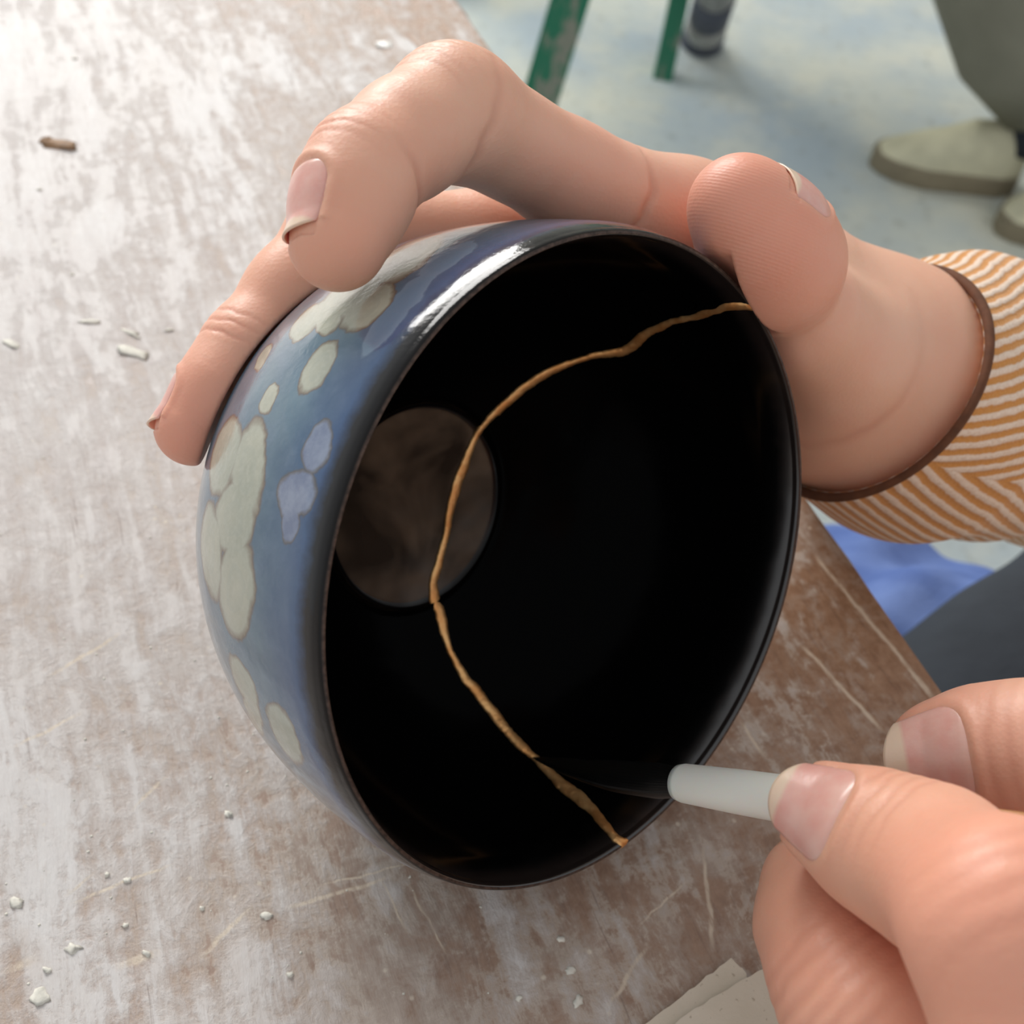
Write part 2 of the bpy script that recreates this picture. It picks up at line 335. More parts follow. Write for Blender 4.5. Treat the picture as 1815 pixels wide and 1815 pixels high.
gl = t.mapr(t.noise(t.coord(), 62, 3, .5, .4), .38, .62, .10, .55)
t.set(Base_Color=cb, Roughness=.17, Specular_IOR_Level=t.math('ADD', t.math('ADD', .02, t.math('MULTIPLY', well, gl)), t.math('MULTIPLY', t.mapr(t.attr('depth'), .011, .004), .9)), Normal=t.bump(t.noise(t.coord(), 60, 2), .12, .002))
M_BIN = t.m; M_BOUT = bowl_outer_material()
bowl = empty('tea_bowl', tuple(BC - BN * .063), 'blue glazed tea bowl with cream spots, black inside and a gold mended crack', 'bowl')
def build_bowl():
    prof = []                                                   # (r, z, outerflag, uvv)
    # foot and outer wall, base to lip
    for r, z in ((0.0, .0595), (.020, .0595), (.0245, .0598), (.0252, .0625), (.0262, .0632), (.0285, .0632), (.0296, .0625)): prof.append((r, z, 1, .075))
    for z in np.concatenate([np.linspace(.0600, .0075, 90), np.linspace(.007, .0012, 24)]): prof.append((float(r_out(z)) - .0009 * max(0, 1 - (z - .0012) / .0055) ** 2, z, 1, z))
    for k in range(9):                                          # rounded lip
        th = math.pi * k / 8; cx = (.0541 + .0528) / 2; rr = (.0541 - .0528) / 2
        prof.append((cx + rr * math.cos(th), .0012 - .0014 * math.sin(th), 1 if k < 6 else 0, .0012 - .0006 * math.sin(th)))
    for z in np.concatenate([np.linspace(.0014, .0075, 24), np.linspace(.0082, .0487, 80)]): prof.append((float(r_in(z)), z, 0, z))
    prof += [(.0204, .04895, 0, .05), (.0202, .04925, 0, .05)] + [(r, .0495 + .0015 * (1 - (r / .0205) ** 2), 0, .05) for r in np.linspace(.0199, 0.0, 24)]
    P = np.array(prof); na = 320; A = np.linspace(0, 2 * np.pi, na + 1); m = len(P)
    wob = 1 + .004 * np.sin(2 * A + .6) + .003 * np.sin(3 * A + 2)
    wob[-1] = wob[0]
    AA, PI_ = np.meshgrid(A, np.arange(m), indexing='ij')
    rad = P[PI_, 0] * (1 + (wob[:, None] - 1) * (P[None, :, 0] > .03)); V = bowl_pt(AA, rad, P[PI_, 1]).reshape(-1, 3)
    Q = grid_quads(na + 1, m)
    me = qmesh('bowl_body', V, Q)
    set_uv(me, np.stack([AA * R0, P[PI_, 3]], -1).reshape(-1, 2)); fattr(me, 'depth', P[PI_, 1].ravel()); fattr(me, 'radius', P[PI_, 0].ravel())
    o = link('bowl_body', me, [M_BOUT, M_BIN], bowl)
    fi = np.minimum(P[:-1, 2], P[1:, 2]); me.polygons.foreach_set('material_index', np.tile(1 - fi, na).astype(np.int32))
    bm = bmesh.new(); bm.from_mesh(me); bmesh.ops.remove_doubles(bm, verts=bm.verts, dist=1e-6); bmesh.ops.recalc_face_normals(bm, faces=bm.faces); bm.to_mesh(me); bm.free()
build_bowl()
SEAM = [(2.8706, 0.05148, 0.00366), (2.8173, 0.05095, 0.01185), (2.7926, 0.04988, 0.01787), (2.7564, 0.04819, 0.02332), (2.7084, 0.04656, 0.02706), (2.6867, 0.04537, 0.02924), (2.7163, 0.04252, 0.03349), (2.741, 0.03923, 0.03724), (2.7539, 0.03567, 0.04045), (2.7669, 0.03102, 0.04373), (2.7468, 0.02708, 0.04592), (2.7399, 0.02279, 0.04782), (2.6701, 0.01887, 0.04974), (2.5297, 0.01502, 0.0502), (2.2929, 0.01137, 0.05054), (1.7614, 0.00932, 0.0507), (1.2048, 0.01082, 0.05058), (0.8474, 0.0137, 0.05033), (0.6612, 0.01662, 0.05002), (0.6151, 0.01994, 0.04958), (0.598, 0.02245, 0.04795), (0.5588, 0.02599, 0.04644), (0.5465, 0.03015, 0.04425), (0.5597, 0.03421, 0.04157), (0.5862, 0.03791, 0.03852), (0.5979, 0.0416, 0.03465), (0.5927, 0.04446, 0.03074), (0.6098, 0.04727, 0.02557), (0.6063, 0.04903, 0.02093), (0.599, 0.0504, 0.01538), (0.5918, 0.05116, 0.00989), (0.5624, 0.05147, 0.00412)]
def lip_pt(a, th): return (a, .05345 + .00065 * math.cos(th), .0012 - .0014 * math.sin(th))
SEAM = [lip_pt(a, th) for a, th in zip(np.linspace(2.838, 2.862, 8), np.linspace(.95, math.pi, 8))] + SEAM + [lip_pt(a, th) for a, th in zip(np.linspace(.553, .572, 9), np.linspace(math.pi, 0, 9))] + [(.574, .0544, .0030)]
t = NT('gold_lacquer'); co = t.coord(); ng = t.noise(co, 900, 4); ng2 = t.noise(co, 260, 3)
t.set(Base_Color=t.mix(t.mapr(ng2, .4, .65), L(226, 160, 96), L(248, 196, 132)), Metallic=.78, Roughness=.42, Normal=t.bump(ng, .35, .0006)); M_GOLD = t.m
def build_seam():
    P = np.array([bowl_pt(np.array(a), np.array(r + (float(r_in(z) - r_in0(z)) if r < .0516 and z > .0012 else 0)), np.array(z)) for a, r, z in SEAM if not (z < .0012 and r < .0520)])
    # dense, slightly wavering centre line
    tt = np.concatenate([[0], np.cumsum(np.linalg.norm(np.diff(P, axis=0), axis=1))]); s = np.linspace(0, tt[-1], 420)
    C = np.stack([np.interp(s, tt, P[:, k]) for k in range(3)], 1)
    for _ in range(6): C[1:-1] = (C[:-2] + 2 * C[1:-1] + C[2:]) / 4
    T = np.gradient(C, axis=0); T /= np.linalg.norm(T, axis=1)[:, None]
    rel = C - BC; z = -(rel @ BN); radv = rel + z[:, None] * BN; r = np.linalg.norm(radv, axis=1); radv /= r[:, None]
    e = 1e-4; drdz = (r_in(z + e) - r_in(z - e)) / (2 * e)
    N = -(radv) + (-drdz)[:, None] * -BN * -1.0
    N = np.where((r < .0206)[:, None], BN, N)
    N = N / np.linalg.norm(N, axis=1)[:, None]
    onlip = ((z < .0013) & (r > .0508))[:, None]; ln = radv * ((r - .05345) / .00065)[:, None] + BN * np.maximum(0, (.0012 - z) / .0014)[:, None]
    N = np.where(onlip, ln / np.maximum(1e-6, np.linalg.norm(ln, axis=1))[:, None], N); N = np.where(((r > .0538) & (z > .0012))[:, None], radv, N)
    for _ in range(6): N[1:-1] = (N[:-2] + 2 * N[1:-1] + N[2:]) / 4
    N -= (N * T).sum(1)[:, None] * T; N /= np.linalg.norm(N, axis=1)[:, None]
    S = np.cross(N, T)
    # each centre back on the glaze
    n = len(s); wv = np.convolve(rng.standard_normal(n + 20), np.ones(9) / 9, 'same')[10:-10]; wv2 = np.convolve(rng.standard_normal(n + 20), np.ones(5) / 5, 'same')[10:-10]
    w = .00102 + .00024 * wv + .00018 * np.sin(s * 260); w = np.clip(w, .0006, .0016); off = .00018 * wv2
    w *= np.interp(s / s[-1], [0, .3, .5, .72, .95, 1], [.85, .95, 1.05, .95, 1.1, 1.2])
    prof = [(-1, -.0004), (-.96, .0002), (-.5, .00042), (0, .00048), (.5, .00042), (.96, .0002), (1, -.0004)]
    V = np.stack([C + S * (u * w + off)[:, None] + N * h for u, h in prof], 1).reshape(-1, 3)
    Q = list(map(tuple, grid_quads(n, len(prof)))) + [tuple(i * 7 + k for k in (0, 6)) + tuple((i + 1) * 7 + k for k in (6, 0)) for i in range(n - 1)]
    tmesh('gold_seam', V, Q, M_GOLD, bowl)
build_seam()

# ================================================================== HANDS (implicit surfaces, meshed once)
def cone(P, a, b, ra, rb):
    ba = b - a; l2 = ba @ ba; pa = P - a; h = np.clip((pa @ ba) / l2, 0, 1)
    return np.linalg.norm(pa - h[:, None] * ba, axis=1) - (ra + (rb - ra) * h)
def smin(a, b, k):
    h = np.maximum(k - np.abs(a - b), 0) / k; return np.minimum(a, b) - h * h * k * .25
def smax(a, b, k): return -smin(-a, -b, k)
def chain(P, nodes, k=.003):
    d = None
    for (a, ra), (b, rb) in zip(nodes[:-1], nodes[1:]):
        c = cone(P, a, b, ra, rb); d = c if d is None else smin(d, c, k)
    return d
def bowl_sdf(P):
    rel = P - BC; z = -(rel @ BN); r = np.linalg.norm(rel + z[:, None] * BN, axis=1)
    ro = r_out(np.clip(z, 0, .0725)); sl = np.sqrt(1 + (np.clip((1.5 * R0 / HB) * (np.clip(z, 0, .06) / HB) ** 2 / np.maximum(.2, ro / R0), 0, 3)) ** 2)
    return np.maximum(np.maximum((r - ro) / sl, -z - .0012), z - .0635)
def surface_nets(fn, lo, hi, h):
    lo = np.asarray(lo); K = 6; n = np.ceil((np.asarray(hi) - lo) / (h * K)).astype(int); N = n * K + 1
    ax = [lo[k] + h * K * (np.arange(n[k]) + .5) for k in range(3)]
    Cc = np.stack(np.meshgrid(*ax, indexing='ij'), -1).reshape(-1, 3); dc = fn(Cc).reshape(n)
    act = np.abs(dc) < h * K * 1.25
    D = np.where(dc < 0, -1.0, 1.0).astype(np.float32).repeat(K, 0).repeat(K, 1).repeat(K, 2); D = np.pad(D, ((0, 1),) * 3, mode='edge')
    M = np.zeros(D.shape, bool)
    am = act.repeat(K, 0).repeat(K, 1).repeat(K, 2); M[:-1, :-1, :-1] |= am
    for k in range(3):
        sh = [slice(None)] * 3; sh[k] = slice(1, None); s0 = [slice(None)] * 3; s0[k] = slice(None, -1); M2 = M.copy(); M2[tuple(sh)] |= M[tuple(s0)]; M = M2
    I = np.argwhere(M); out = np.empty(len(I), np.float32)
    for s in range(0, len(I), 200000): out[s:s + 200000] = fn(lo + h * I[s:s + 200000])
    D[tuple(I.T)] = out
    S = D < 0; cnt = np.zeros(tuple(np.array(D.shape) - 1), np.int8)
    for dx in (0, 1):
        for dy in (0, 1):
            for dz in (0, 1): cnt += S[dx:S.shape[0] - 1 + dx, dy:S.shape[1] - 1 + dy, dz:S.shape[2] - 1 + dz]
    cell = (cnt > 0) & (cnt < 8); ci = np.argwhere(cell); idx = -np.ones(cell.shape, np.int32); idx[tuple(ci.T)] = np.arange(len(ci))
    acc = np.zeros((len(ci), 3)); num = np.zeros(len(ci)); cs = [(a, b, c) for a in (0, 1) for b in (0, 1) for c in (0, 1)]
    for a in cs:
        for k in range(3):
            if a[k]: continue
            b = list(a); b[k] = 1
            da = D[tuple((ci + a).T)]; db = D[tuple((ci + b).T)]; m = (da < 0) != (db < 0)
            tt = np.where(m, da / np.where(m, da - db, 1), 0); p = np.repeat(np.array([a], float), len(ci), 0); p[:, k] += tt
            acc += p * m[:, None]; num += m
    V = lo + h * (ci + acc / num[:, None]); Q = []
    for k in range(3):
        sl0 = [slice(1, -1)] * 3; sl1 = [slice(1, -1)] * 3; sl0[k] = slice(0, -1); sl1[k] = slice(1, None)
        a, b = S[tuple(sl0)], S[tuple(sl1)]; e = np.argwhere(a != b); off = np.ones(3, int); off[k] = 0; e = e + off; inside = S[tuple(e.T)]
        u, v = (k + 1) % 3, (k + 2) % 3; du = np.zeros(3, int); du[u] = 1; dv = np.zeros(3, int); dv[v] = 1
        q = np.stack([idx[tuple((e - du - dv).T)], idx[tuple((e - dv).T)], idx[tuple(e.T)], idx[tuple((e - du).T)]], 1)
        q[~inside] = q[~inside][:, ::-1]; Q.append(q)
    Q = np.concatenate(Q); return V, Q[(Q >= 0).all(1)]
def subdivide(V, Q):
    E = np.sort(np.stack([Q, np.roll(Q, -1, 1)], -1).reshape(-1, 2), 1); ue, inv = np.unique(E, axis=0, return_inverse=True); inv = inv.reshape(-1, 4)
    nV = len(V); W = np.vstack([V, V[ue].mean(1), V[Q].mean(1)]); e = inv + nV; f = np.arange(len(Q)) + nV + len(ue)
    out = [np.stack([Q[:, k], e[:, k], f, e[:, (k - 1) % 4]], 1) for k in range(4)]
    return W, np.concatenate(out)
def vnormals(V, Q):
    n = np.cross(V[Q[:, 2]] - V[Q[:, 0]], V[Q[:, 3]] - V[Q[:, 1]]); N = np.zeros_like(V)
    for k in range(4): np.add.at(N, Q[:, k], n)
    return N / np.maximum(np.linalg.norm(N, axis=1), 1e-12)[:, None]
def grad(fn, V, e=2e-4):
    return np.stack([fn(V + e * np.eye(3)[k]) - fn(V - e * np.eye(3)[k]) for k in range(3)], 1) / (2 * e)
def refine(fn, V, Q, it=2, sub=True):
    if sub: V, Q = subdivide(V, Q)
    for _ in range(it):
        g = grad(fn, V); V = V - np.clip(fn(V), -.0006, .0006)[:, None] * g / np.maximum((g * g).sum(1), .3)[:, None]
    return V, Q

def N_(px, py, d, r): return (at(px, py, d), r)
# --- hand that holds the bowl
H1 = {
 'index': [N_(1215, 400, .224, .0105), N_(1000, 310, .209, .0091), N_(818, 206, .191, .0096), N_(796, 197, .189, .0096), N_(720, 246, .181, .0086), N_(648, 300, .174, .0082), N_(620, 360, .1715, .0080), N_(598, 428, .1685, .0071)],
 'middle': [N_(1090, 430, .238, .0100), N_(850, 425, .226, .0088), N_(600, 425, .213, .0089), N_(520, 520, .208, .0080), N_(440, 625, .203, .0078), N_(394, 692, .2, .0073), N_(342, 758, .198, .0064)],
 'ring': [N_(1060, 520, .250, .0098), N_(700, 540, .240, .0086), N_(560, 640, .240, .0078), N_(500, 760, .240, .0066)],
 'little': [N_(1080, 620, .262, .0090), N_(800, 650, .256, .0075), N_(680, 720, .254, .0068), N_(620, 800, .252, .0058)],
}
TH_D = [N_(1312, 368, .1965, .0088), N_(1352, 420, .2005, .0106), N_(1375, 466, .2055, .0112), N_(1393, 500, .2130, .0098)]
TH_P = [N_(1424, 562, .224, .0110), N_(1490, 635, .238, .0126), N_(1545, 695, .252, .0150)]
PALM1 = [[N_(1215, 400, .224, .0105), N_(1400, 525, .247, .0140), N_(1545, 668, .260, .0215)], [N_(1090, 430, .238, .0110), N_(1545, 668, .260, .0215)],
         [N_(1060, 520, .250, .0108), N_(1530, 680, .262, .0210)], [N_(1080, 620, .262, .0098), N_(1520, 680, .262, .0180)],
         [N_(1465, 695, .250, .0165), N_(1535, 668, .258, .0212), N_(1680, 692, .288, .0205), N_(1850, 705, .322, .0220)], [N_(1215, 418, .226, .0080), N_(1400, 540, .234, .0090), N_(1490, 630, .24, .012)]]
def hand1(P):
    palm = None
    for c in PALM1:
        d = chain(P, c, .008); palm = d if palm is None else smin(palm, d, .010)
    tp_ = chain(P, TH_P, .004); td = chain(P, TH_D, .004)
    d = None
    for k, f in H1.items():
        x = smin(chain(P, f, .0035), palm, .007); d = x if d is None else smin(d, x, .0006)
    th = smin(td, tp_, .0022); x = smin(th, smin(palm, tp_, .006), .0025); d = smin(d, x, .0006)
    d = smax(d, -(bowl_sdf(P) - .0006), .0008)
    return np.maximum(d, TZ + .0008 - P[:, 2])
# --- hand that holds the brush
H2 = {
 'index': [N_(1478, 1450, .1585, .0074), N_(1560, 1492, .153, .0087), N_(1655, 1537, .1465, .0096), N_(1790, 1640, .127, .0108), N_(1880, 1990, .122, .0105), N_(2040, 2230, .132, .0125)],
 'middle': [N_(1438, 1565, .170, .0070), N_(1452, 1640, .166, .0084), N_(1490, 1730, .158, .0090), N_(1535, 1815, .152, .0096), N_(1800, 2060, .142, .0100), N_(2080, 2190, .146, .0125)],
 'ring': [N_(1600, 1800, .176, .0066), N_(1600, 1900, .172, .0080), N_(1690, 2010, .162, .0088), N_(1900, 2150, .156, .0092), N_(2120, 2160, .162, .0120)],
 'little': [N_(1720, 1880, .186, .0060), N_(1740, 1980, .182, .0070), N_(1850, 2060, .174, .0076), N_(2000, 2120, .170, .0082), N_(2160, 2120, .176, .0110)],
 'thumb': [N_(1668, 1338, .180, .0080), N_(1740, 1332, .177, .0092), N_(1830, 1332, .172, .0098), N_(1990, 1400, .166, .0105), N_(2120, 1560, .164, .0140)],
}
PALM2 = [[N_(2040, 2230, .132, .0125), N_(2400, 1950, .165, .0220)], [N_(2080, 2190, .146, .0125), N_(2400, 1950, .168, .0220)], [N_(2120, 2160, .162, .0125), N_(2400, 1960, .172, .0210)],
         [N_(2160, 2120, .176, .0115), N_(2400, 1960, .178, .0190)], [N_(2120, 1560, .164, .0140), N_(2300, 1820, .166, .0200)], [N_(2340, 1900, .168, .0230), N_(2560, 1830, .190, .0240), N_(2700, 1780, .21, .025)]]
BR_TIP = at(945, 1343, .2275); BR_A = at(1204, 1387, .1900); BR_B = at(1500, 1433, .1665)
BR_DIR = unit(BR_B - BR_A)
def brush_sdf(P): return cone(P, BR_A, BR_A + BR_DIR * .18, .0036, .0036)
def hand2(P):
    palm = None
    for c in PALM2:
        d = chain(P, c, .008); palm = d if palm is None else smin(palm, d, .012)
    d = None
    for k, f in H2.items():
        x = smin(chain(P, f, .0035), palm, .008); d = x if d is None else smin(d, x, .0006)
    d = smax(d, -(brush_sdf(P) - .0004), .0006)
    return np.maximum(d, TZ + .0008 - P[:, 2])

# ---- skin detail: creases, nail beds and blush per vertex
def wav(x, seed):
    r = np.random.default_rng(seed); return sum(r.uniform(.3, 1) * np.sin(x * w + r.uniform(0, 6)) for w in (350, 800, 1500)) / 2
def crease(V, Nn, disp, tint, c, ax, D, width, depth, reach, curve=0.0, seed=1, wave=.00035, face=.0):
    """a skin fold across a finger: plane at c with normal ax, on the side that looks along D"""
    ax = unit(ax); D = unit(D); S = np.cross(ax, D); rel = V - c
    m = np.linalg.norm(rel, axis=1) < reach * 1.6; r = rel[m]; v = r @ S; s = r @ ax + curve * v * v + wave * wav(v, seed)
    w = np.exp(-(s / width) ** 2) * np.clip((Nn[m] @ D - face) / .35, 0, 1) * np.clip(1.3 - np.abs(v) / reach, 0, 1)
    disp[m] -= depth * w; tint[m] = np.maximum(tint[m], .55 * w)
NAILS = []
def nail_frame(tip, base, D, w, l, off):
    a = unit(tip - base); D = unit(np.asarray(D) - (np.asarray(D) @ a) * a); return a, D, np.cross(a, D)
def nail(fn, tip, base, r, Dc, wdeg, l, back, free=.0025, flat=1.0, thumb=False):
    """nail plate lying on the finger: l long, starting `back` behind the tip centre; free edge runs past"""
    a, D, S = nail_frame(tip, base, c2w(Dc), 0, 0, 0)
    NAILS.append(dict(fn=fn, tip=tip, a=a, D=D, S=S, r=r, wdeg=wdeg, l=l, back=back, free=free))
def nail_coords(nl, V):
    rel = V - nl['tip']; u = rel @ nl['a'] + nl['back']; s = rel @ nl['S']; h = rel @ nl['D']; ang = np.arctan2(s, h)
    return u / nl['l'], ang / math.radians(nl['wdeg'])
def nail_groove(V, Nn, disp, tint, nl):
    m = np.linalg.norm(V - nl['tip'], axis=1) < .02; u, w = nail_coords(nl, V[m])
    uu = np.clip(u, 0, 1.2); q = np.maximum(np.abs(w), np.where(u < .45, np.sqrt(np.maximum(0, ((.45 - u) / .45)) ** 2.2 + w ** 2 * .97), 0))
    front = (Nn[m] @ nl['D']) > -.1
    inside = (q < 1) & front & (u < 1.05)
    d = np.where(inside, -.00032 * np.clip((1 - q) / .12, 0, 1), 0) + np.where((q >= .96) & front & (u < .85), .00026 * np.exp(-((q - 1.14) / .14) ** 2), 0)
    disp[m] += d
def nail_mesh(nl):
    nu, nw = 28, 25; u = np.linspace(-.0, 1, nu); w = np.linspace(-1, 1, nw); rows = []; tipf = []
    for ui in u:
        half = 1.0 if ui > .45 else math.sqrt(max(0.0, 1 - ((.45 - ui) / .45) ** 2.2)) * .985 + .015
        row = []
        for wj in w:
            ang = math.radians(nl['wdeg']) * wj * half * .985
            uu = ui
            if ui > .8: uu = ui - (ui - .8) * .55 * wj ** 2          # rounded free edge
            row.append((uu, ang))
        rows.append(row)
    T = np.array(rows); uu, ang = T[..., 0].ravel(), T[..., 1].ravel()
    ax = nl['tip'] + nl['a'] * (uu * nl['l'] - nl['back'])[:, None]
    dirs = np.cos(ang)[:, None] * nl['D'] + np.sin(ang)[:, None] * nl['S']
    # meet the skin from outside
    tcl = np.minimum((uu * nl['l'] - nl['back']), .0005)
    c0 = nl['tip'] + nl['a'] * tcl[:, None]
    rr = np.full(len(uu), nl['r'] * 2.2)
    for _ in range(40):
        d = nl['fn'](c0 + dirs * rr[:, None]); rr -= np.clip(d, -.001, .001) * .8
    base = c0 + dirs * rr[:, None]
    ext = (uu * nl['l'] - nl['back']) - tcl
    base = base + nl['a'] * ext[:, None] - nl['D'] * (ext ** 2 * 4)[:, None] - nl['S'] * (np.sin(ang) * ext * .35)[:, None]
    lift = np.interp(uu, [0, .12, .5, 1], [-.0006, -.00005, .00015, .0002]) - .00022 * (np.abs(ang) / math.radians(nl['wdeg'])) ** 6
    top = base + dirs * lift[:, None]; bot = top - dirs * .00035
    V = np.vstack([top, bot]); n = nu * nw; q = grid_quads(nu, nw); Q = [tuple(x) for x in q] + [tuple(x[::-1] + n) for x in q]
    ring = [i * nw for i in range(nu)] + [(nu - 1) * nw + j for j in range(1, nw)] + [i * nw + nw - 1 for i in range(nu - 2, -1, -1)] + [j for j in range(nw - 2, 0, -1)]
    for a_, b_ in zip(ring, ring[1:] + ring[:1]): Q.append((a_, a_ + n, b_ + n, b_))
    return V, Q, np.concatenate([uu, uu]), np.concatenate([np.abs(ang), np.abs(ang)]) / math.radians(nl['wdeg'])

p = lambda k, i: k[i][0]
i1, m1 = H1['index'], H1['middle']; i2, th2, m2 = H2['index'], H2['thumb'], H2['middle']
nail(hand1, p(i1, 7), p(i1, 5), .0074, (-.80, -.30, -.52), 43, .0117, .0085)
nail(hand1, p(m1, 6), p(m1, 4), .0066, (-.86, -.46, -.02), 46, .0105, .0068)
nail(hand1, TH_D[0][0], TH_D[2][0], .0090, (.93, -.32, .12), 44, .0102, .0095)
nail(hand2, p(i2, 0), p(i2, 1), .0075, (-.48, -.36, -.80), 52, .0120, .0062)
nail(hand2, p(th2, 0), p(th2, 1), .0082, (-.25, -.12, -.96), 56, .0135, .0070)

def finish_hand(fn, V, Q, which):
    V, Q = refine(fn, V, Q); Nn = vnormals(V, Q); disp = np.zeros(len(V)); tint = np.zeros(len(V))
    if which == 1:
        Dp = c2w((-.55, -.75, -.2))
        pip = p(i1, 3); axp = p(i1, 4) - p(i1, 2)
        for k, (o, dp) in enumerate(((-.0052, .6), (-.0030, .9), (-.0008, .8), (.0016, 1.0), (.0040, .8), (.0062, .5))): crease(V, Nn, disp, tint, pip + unit(axp) * o, axp, c2w((-.35, -.9, -.25)), .00036, .00028 * dp, .0085, (o - .0005) * 9, 10 + k)
        dip = p(i1, 5); axd = p(i1, 6) - p(i1, 4)
        for k, (o, dp) in enumerate(((-.0042, .5), (-.0022, 1.0), (-.0004, .7), (.0016, .9), (.0034, .4))): crease(V, Nn, disp, tint, dip + unit(axd) * o, axd, c2w((-.72, -.5, -.45)), .00034, .00026 * dp, .0075, (o) * 10, 30 + k)
        crease(V, Nn, disp, tint, at(742, 330, .172), p(i1, 6) - p(i1, 4), c2w((.5, .3, -.8)), .0008, .00045, .006, 0, 50)
        crease(V, Nn, disp, tint, at(865, 250, .182), p(i1, 1) - p(i1, 3), c2w((0, .3, -.95)), .0010, .0004, .009, 0, 51)
        crease(V, Nn, disp, tint, at(1150, 350, .208), p(i1, 0) - p(i1, 1), c2w((0, .2, -.95)), .0009, .0007, .008, 20, 52)
        for k, o in enumerate((-.0022, 0, .0022)): crease(V, Nn, disp, tint, p(m1, 4) + unit(p(m1, 5) - p(m1, 3)) * o, p(m1, 5) - p(m1, 3), c2w((-.5, -.4, -.7)), .00034, .00022, .007, 8, 60 + k)
        for k, o in enumerate((-.003, 0, .002)): crease(V, Nn, disp, tint, p(m1, 2) + unit(p(m1, 3) - p(m1, 1)) * o, p(m1, 3) - p(m1, 1), c2w((-.3, -.9, -.3)), .0004, .0003, .008, 8, 64 + k)
        for k, o in enumerate((-.004, -.0018, .0004, .0026)): crease(V, Nn, disp, tint, TH_D[3][0] + unit(TH_D[3][0] - TH_D[1][0]) * o, TH_D[3][0] - TH_D[1][0], c2w((.85, -.5, -.15)), .00045, .00035, .009, 0, 70 + k)
        for k, o in enumerate((.003,)): crease(V, Nn, disp, tint, TH_P[1][0] + unit(TH_P[1][0] - TH_P[0][0]) * o, TH_P[1][0] - TH_P[0][0], c2w((-.4, .4, -.8)), .0014, .00018, .012, 10, 80 + k)
    else:
        a = p(i2, 1) - p(i2, 2)
        for k, (o, dp) in enumerate(((-.0042, .5), (-.002, .8), (.0002, 1.0), (.0022, .7))): crease(V, Nn, disp, tint, p(i2, 1) - unit(a) * .002 + unit(a) * o, a, c2w((.2, -.6, -.8)), .0005, .00012 * dp, .0085, o * 9, 100 + k)
        a = p(i2, 2) - p(i2, 4)
        for k, o in enumerate((-.005, -.002, .001, .004)): crease(V, Nn, disp, tint, p(i2, 3) + unit(a) * o, a, c2w((-.1, -.5, -.85)), .0009, .00011, .009, o * 8, 110 + k)
        a = p(m2, 2) - p(m2, 4)
        for k, (o, dp) in enumerate(((-.007, .8), (-.0045, 1.0), (-.002, 1.2), (.0008, 1.2), (.0036, .9), (.006, .6))): crease(V, Nn, disp, tint, p(m2, 2) - unit(a) * .001 + unit(a) * o, a, c2w((-.5, .1, -.85)), .0008, .00024 * dp, .009, o * 10, 120 + k)
        a = p(th2, 0) - p(th2, 2)
        for k, o in enumerate((-.003, 0, .003)): crease(V, Nn, disp, tint, p(th2, 2) + unit(a) * o, a, c2w((0, -.3, -.95)), .0008, .0001, .009, 0, 130 + k)
    for nl in NAILS:
        if nl['fn'] is fn: nail_groove(V, Nn, disp, tint, nl)
    disp = np.clip(disp, -.0009, .0006)
    V = V + Nn * disp[:, None]
    # blush: fingertips and joints run redder
    red = np.zeros(len(V))
    pts = ([(TH_D[0][0], .011, 1.0), (TH_D[1][0], .013, 1.0), (p(i1, 7), .010, .45), (p(i1, 5), .010, .35), (p(m1, 6), .012, .75), (p(m1, 4), .010, .45), (p(m1, 2), .011, .35), (p(i1, 1), .012, .35)] if which == 1 else
           [(p(i2, 0), .011, .55), (p(i2, 3), .016, .7), (p(th2, 0), .012, .7), (p(m2, 2), .014, .6), (p(m2, 0), .012, .35)])
    for c_, r_, s_ in pts: red = np.maximum(red, s_ * np.exp(-((np.linalg.norm(V - c_, axis=1) / (r_ * 1.35)) ** 2) * 1.1))
    ridge = np.zeros(len(V)); rm = np.zeros(len(V))
    if which == 1:
        a = unit(TH_D[0][0] - TH_D[2][0]); rel = V - TH_D[1][0]; sx = rel @ unit(c2w((1, .25, .3)))
        ridge = (rel @ unit(c2w((-.30, .95, .1)))) / .00056 + 60 * sx * sx * 30
        rm = np.exp(-(np.linalg.norm(V - (TH_D[0][0] * .4 + TH_D[1][0] * .6 + c2w((-.2, .1, -1)) * .008), axis=1) / .012) ** 4)
    return V, Q, tint, red, ridge, rm

t = NT('skin'); co = t.coord()
n1 = t.noise(co, 90, 4, .6); n2 = t.noise(co, 700, 4, .6); n3 = t.noise(co, 28, 3); vo = t.voro(co, 1500); vo2 = t.voro(co, 620)
col = t.mix(t.mapr(n3, .35, .65), (.76, .42, .285), (.80, .47, .335))
col = t.mix(t.math('MULTIPLY', t.mapr(n1, .45, .7), .35), col, (.78, .375, .26))
col = t.mix(t.math('MULTIPLY', t.attr('red'), .85), col, (.74, .255, .17))
col = t.mix(t.math('MULTIPLY', t.attr('fold'), .55), col, (.56, .22, .14))
hgt = t.math('ADD', t.math('ADD', t.math('MULTIPLY', vo, .5), t.math('MULTIPLY', n2, .5)), t.math('MULTIPLY', vo2, .4))
rid = t.math('MULTIPLY', t.math('SINE', t.math('MULTIPLY', t.attr('ridge'), 6.2832)), t.math('MULTIPLY', t.attr('ridge_mask'), .22))
t.set(Base_Color=col, Roughness=t.mapr(n2, .3, .7, .40, .52), Specular_IOR_Level=.42, Subsurface_Weight=.35, Subsurface_Scale=.0035, Subsurface_Radius=(1.0, .35, .2),
      Normal=t.bump(t.math('ADD', hgt, rid), .22, .00028))
M_SKIN = t.m
t = NT('fingernail'); u = t.attr('along'); w = t.attr('across'); co = t.coord()
edge = t.mapr(t.math('MULTIPLY_ADD', t.math('MULTIPLY', w, w), -.10, u), .80, .86)
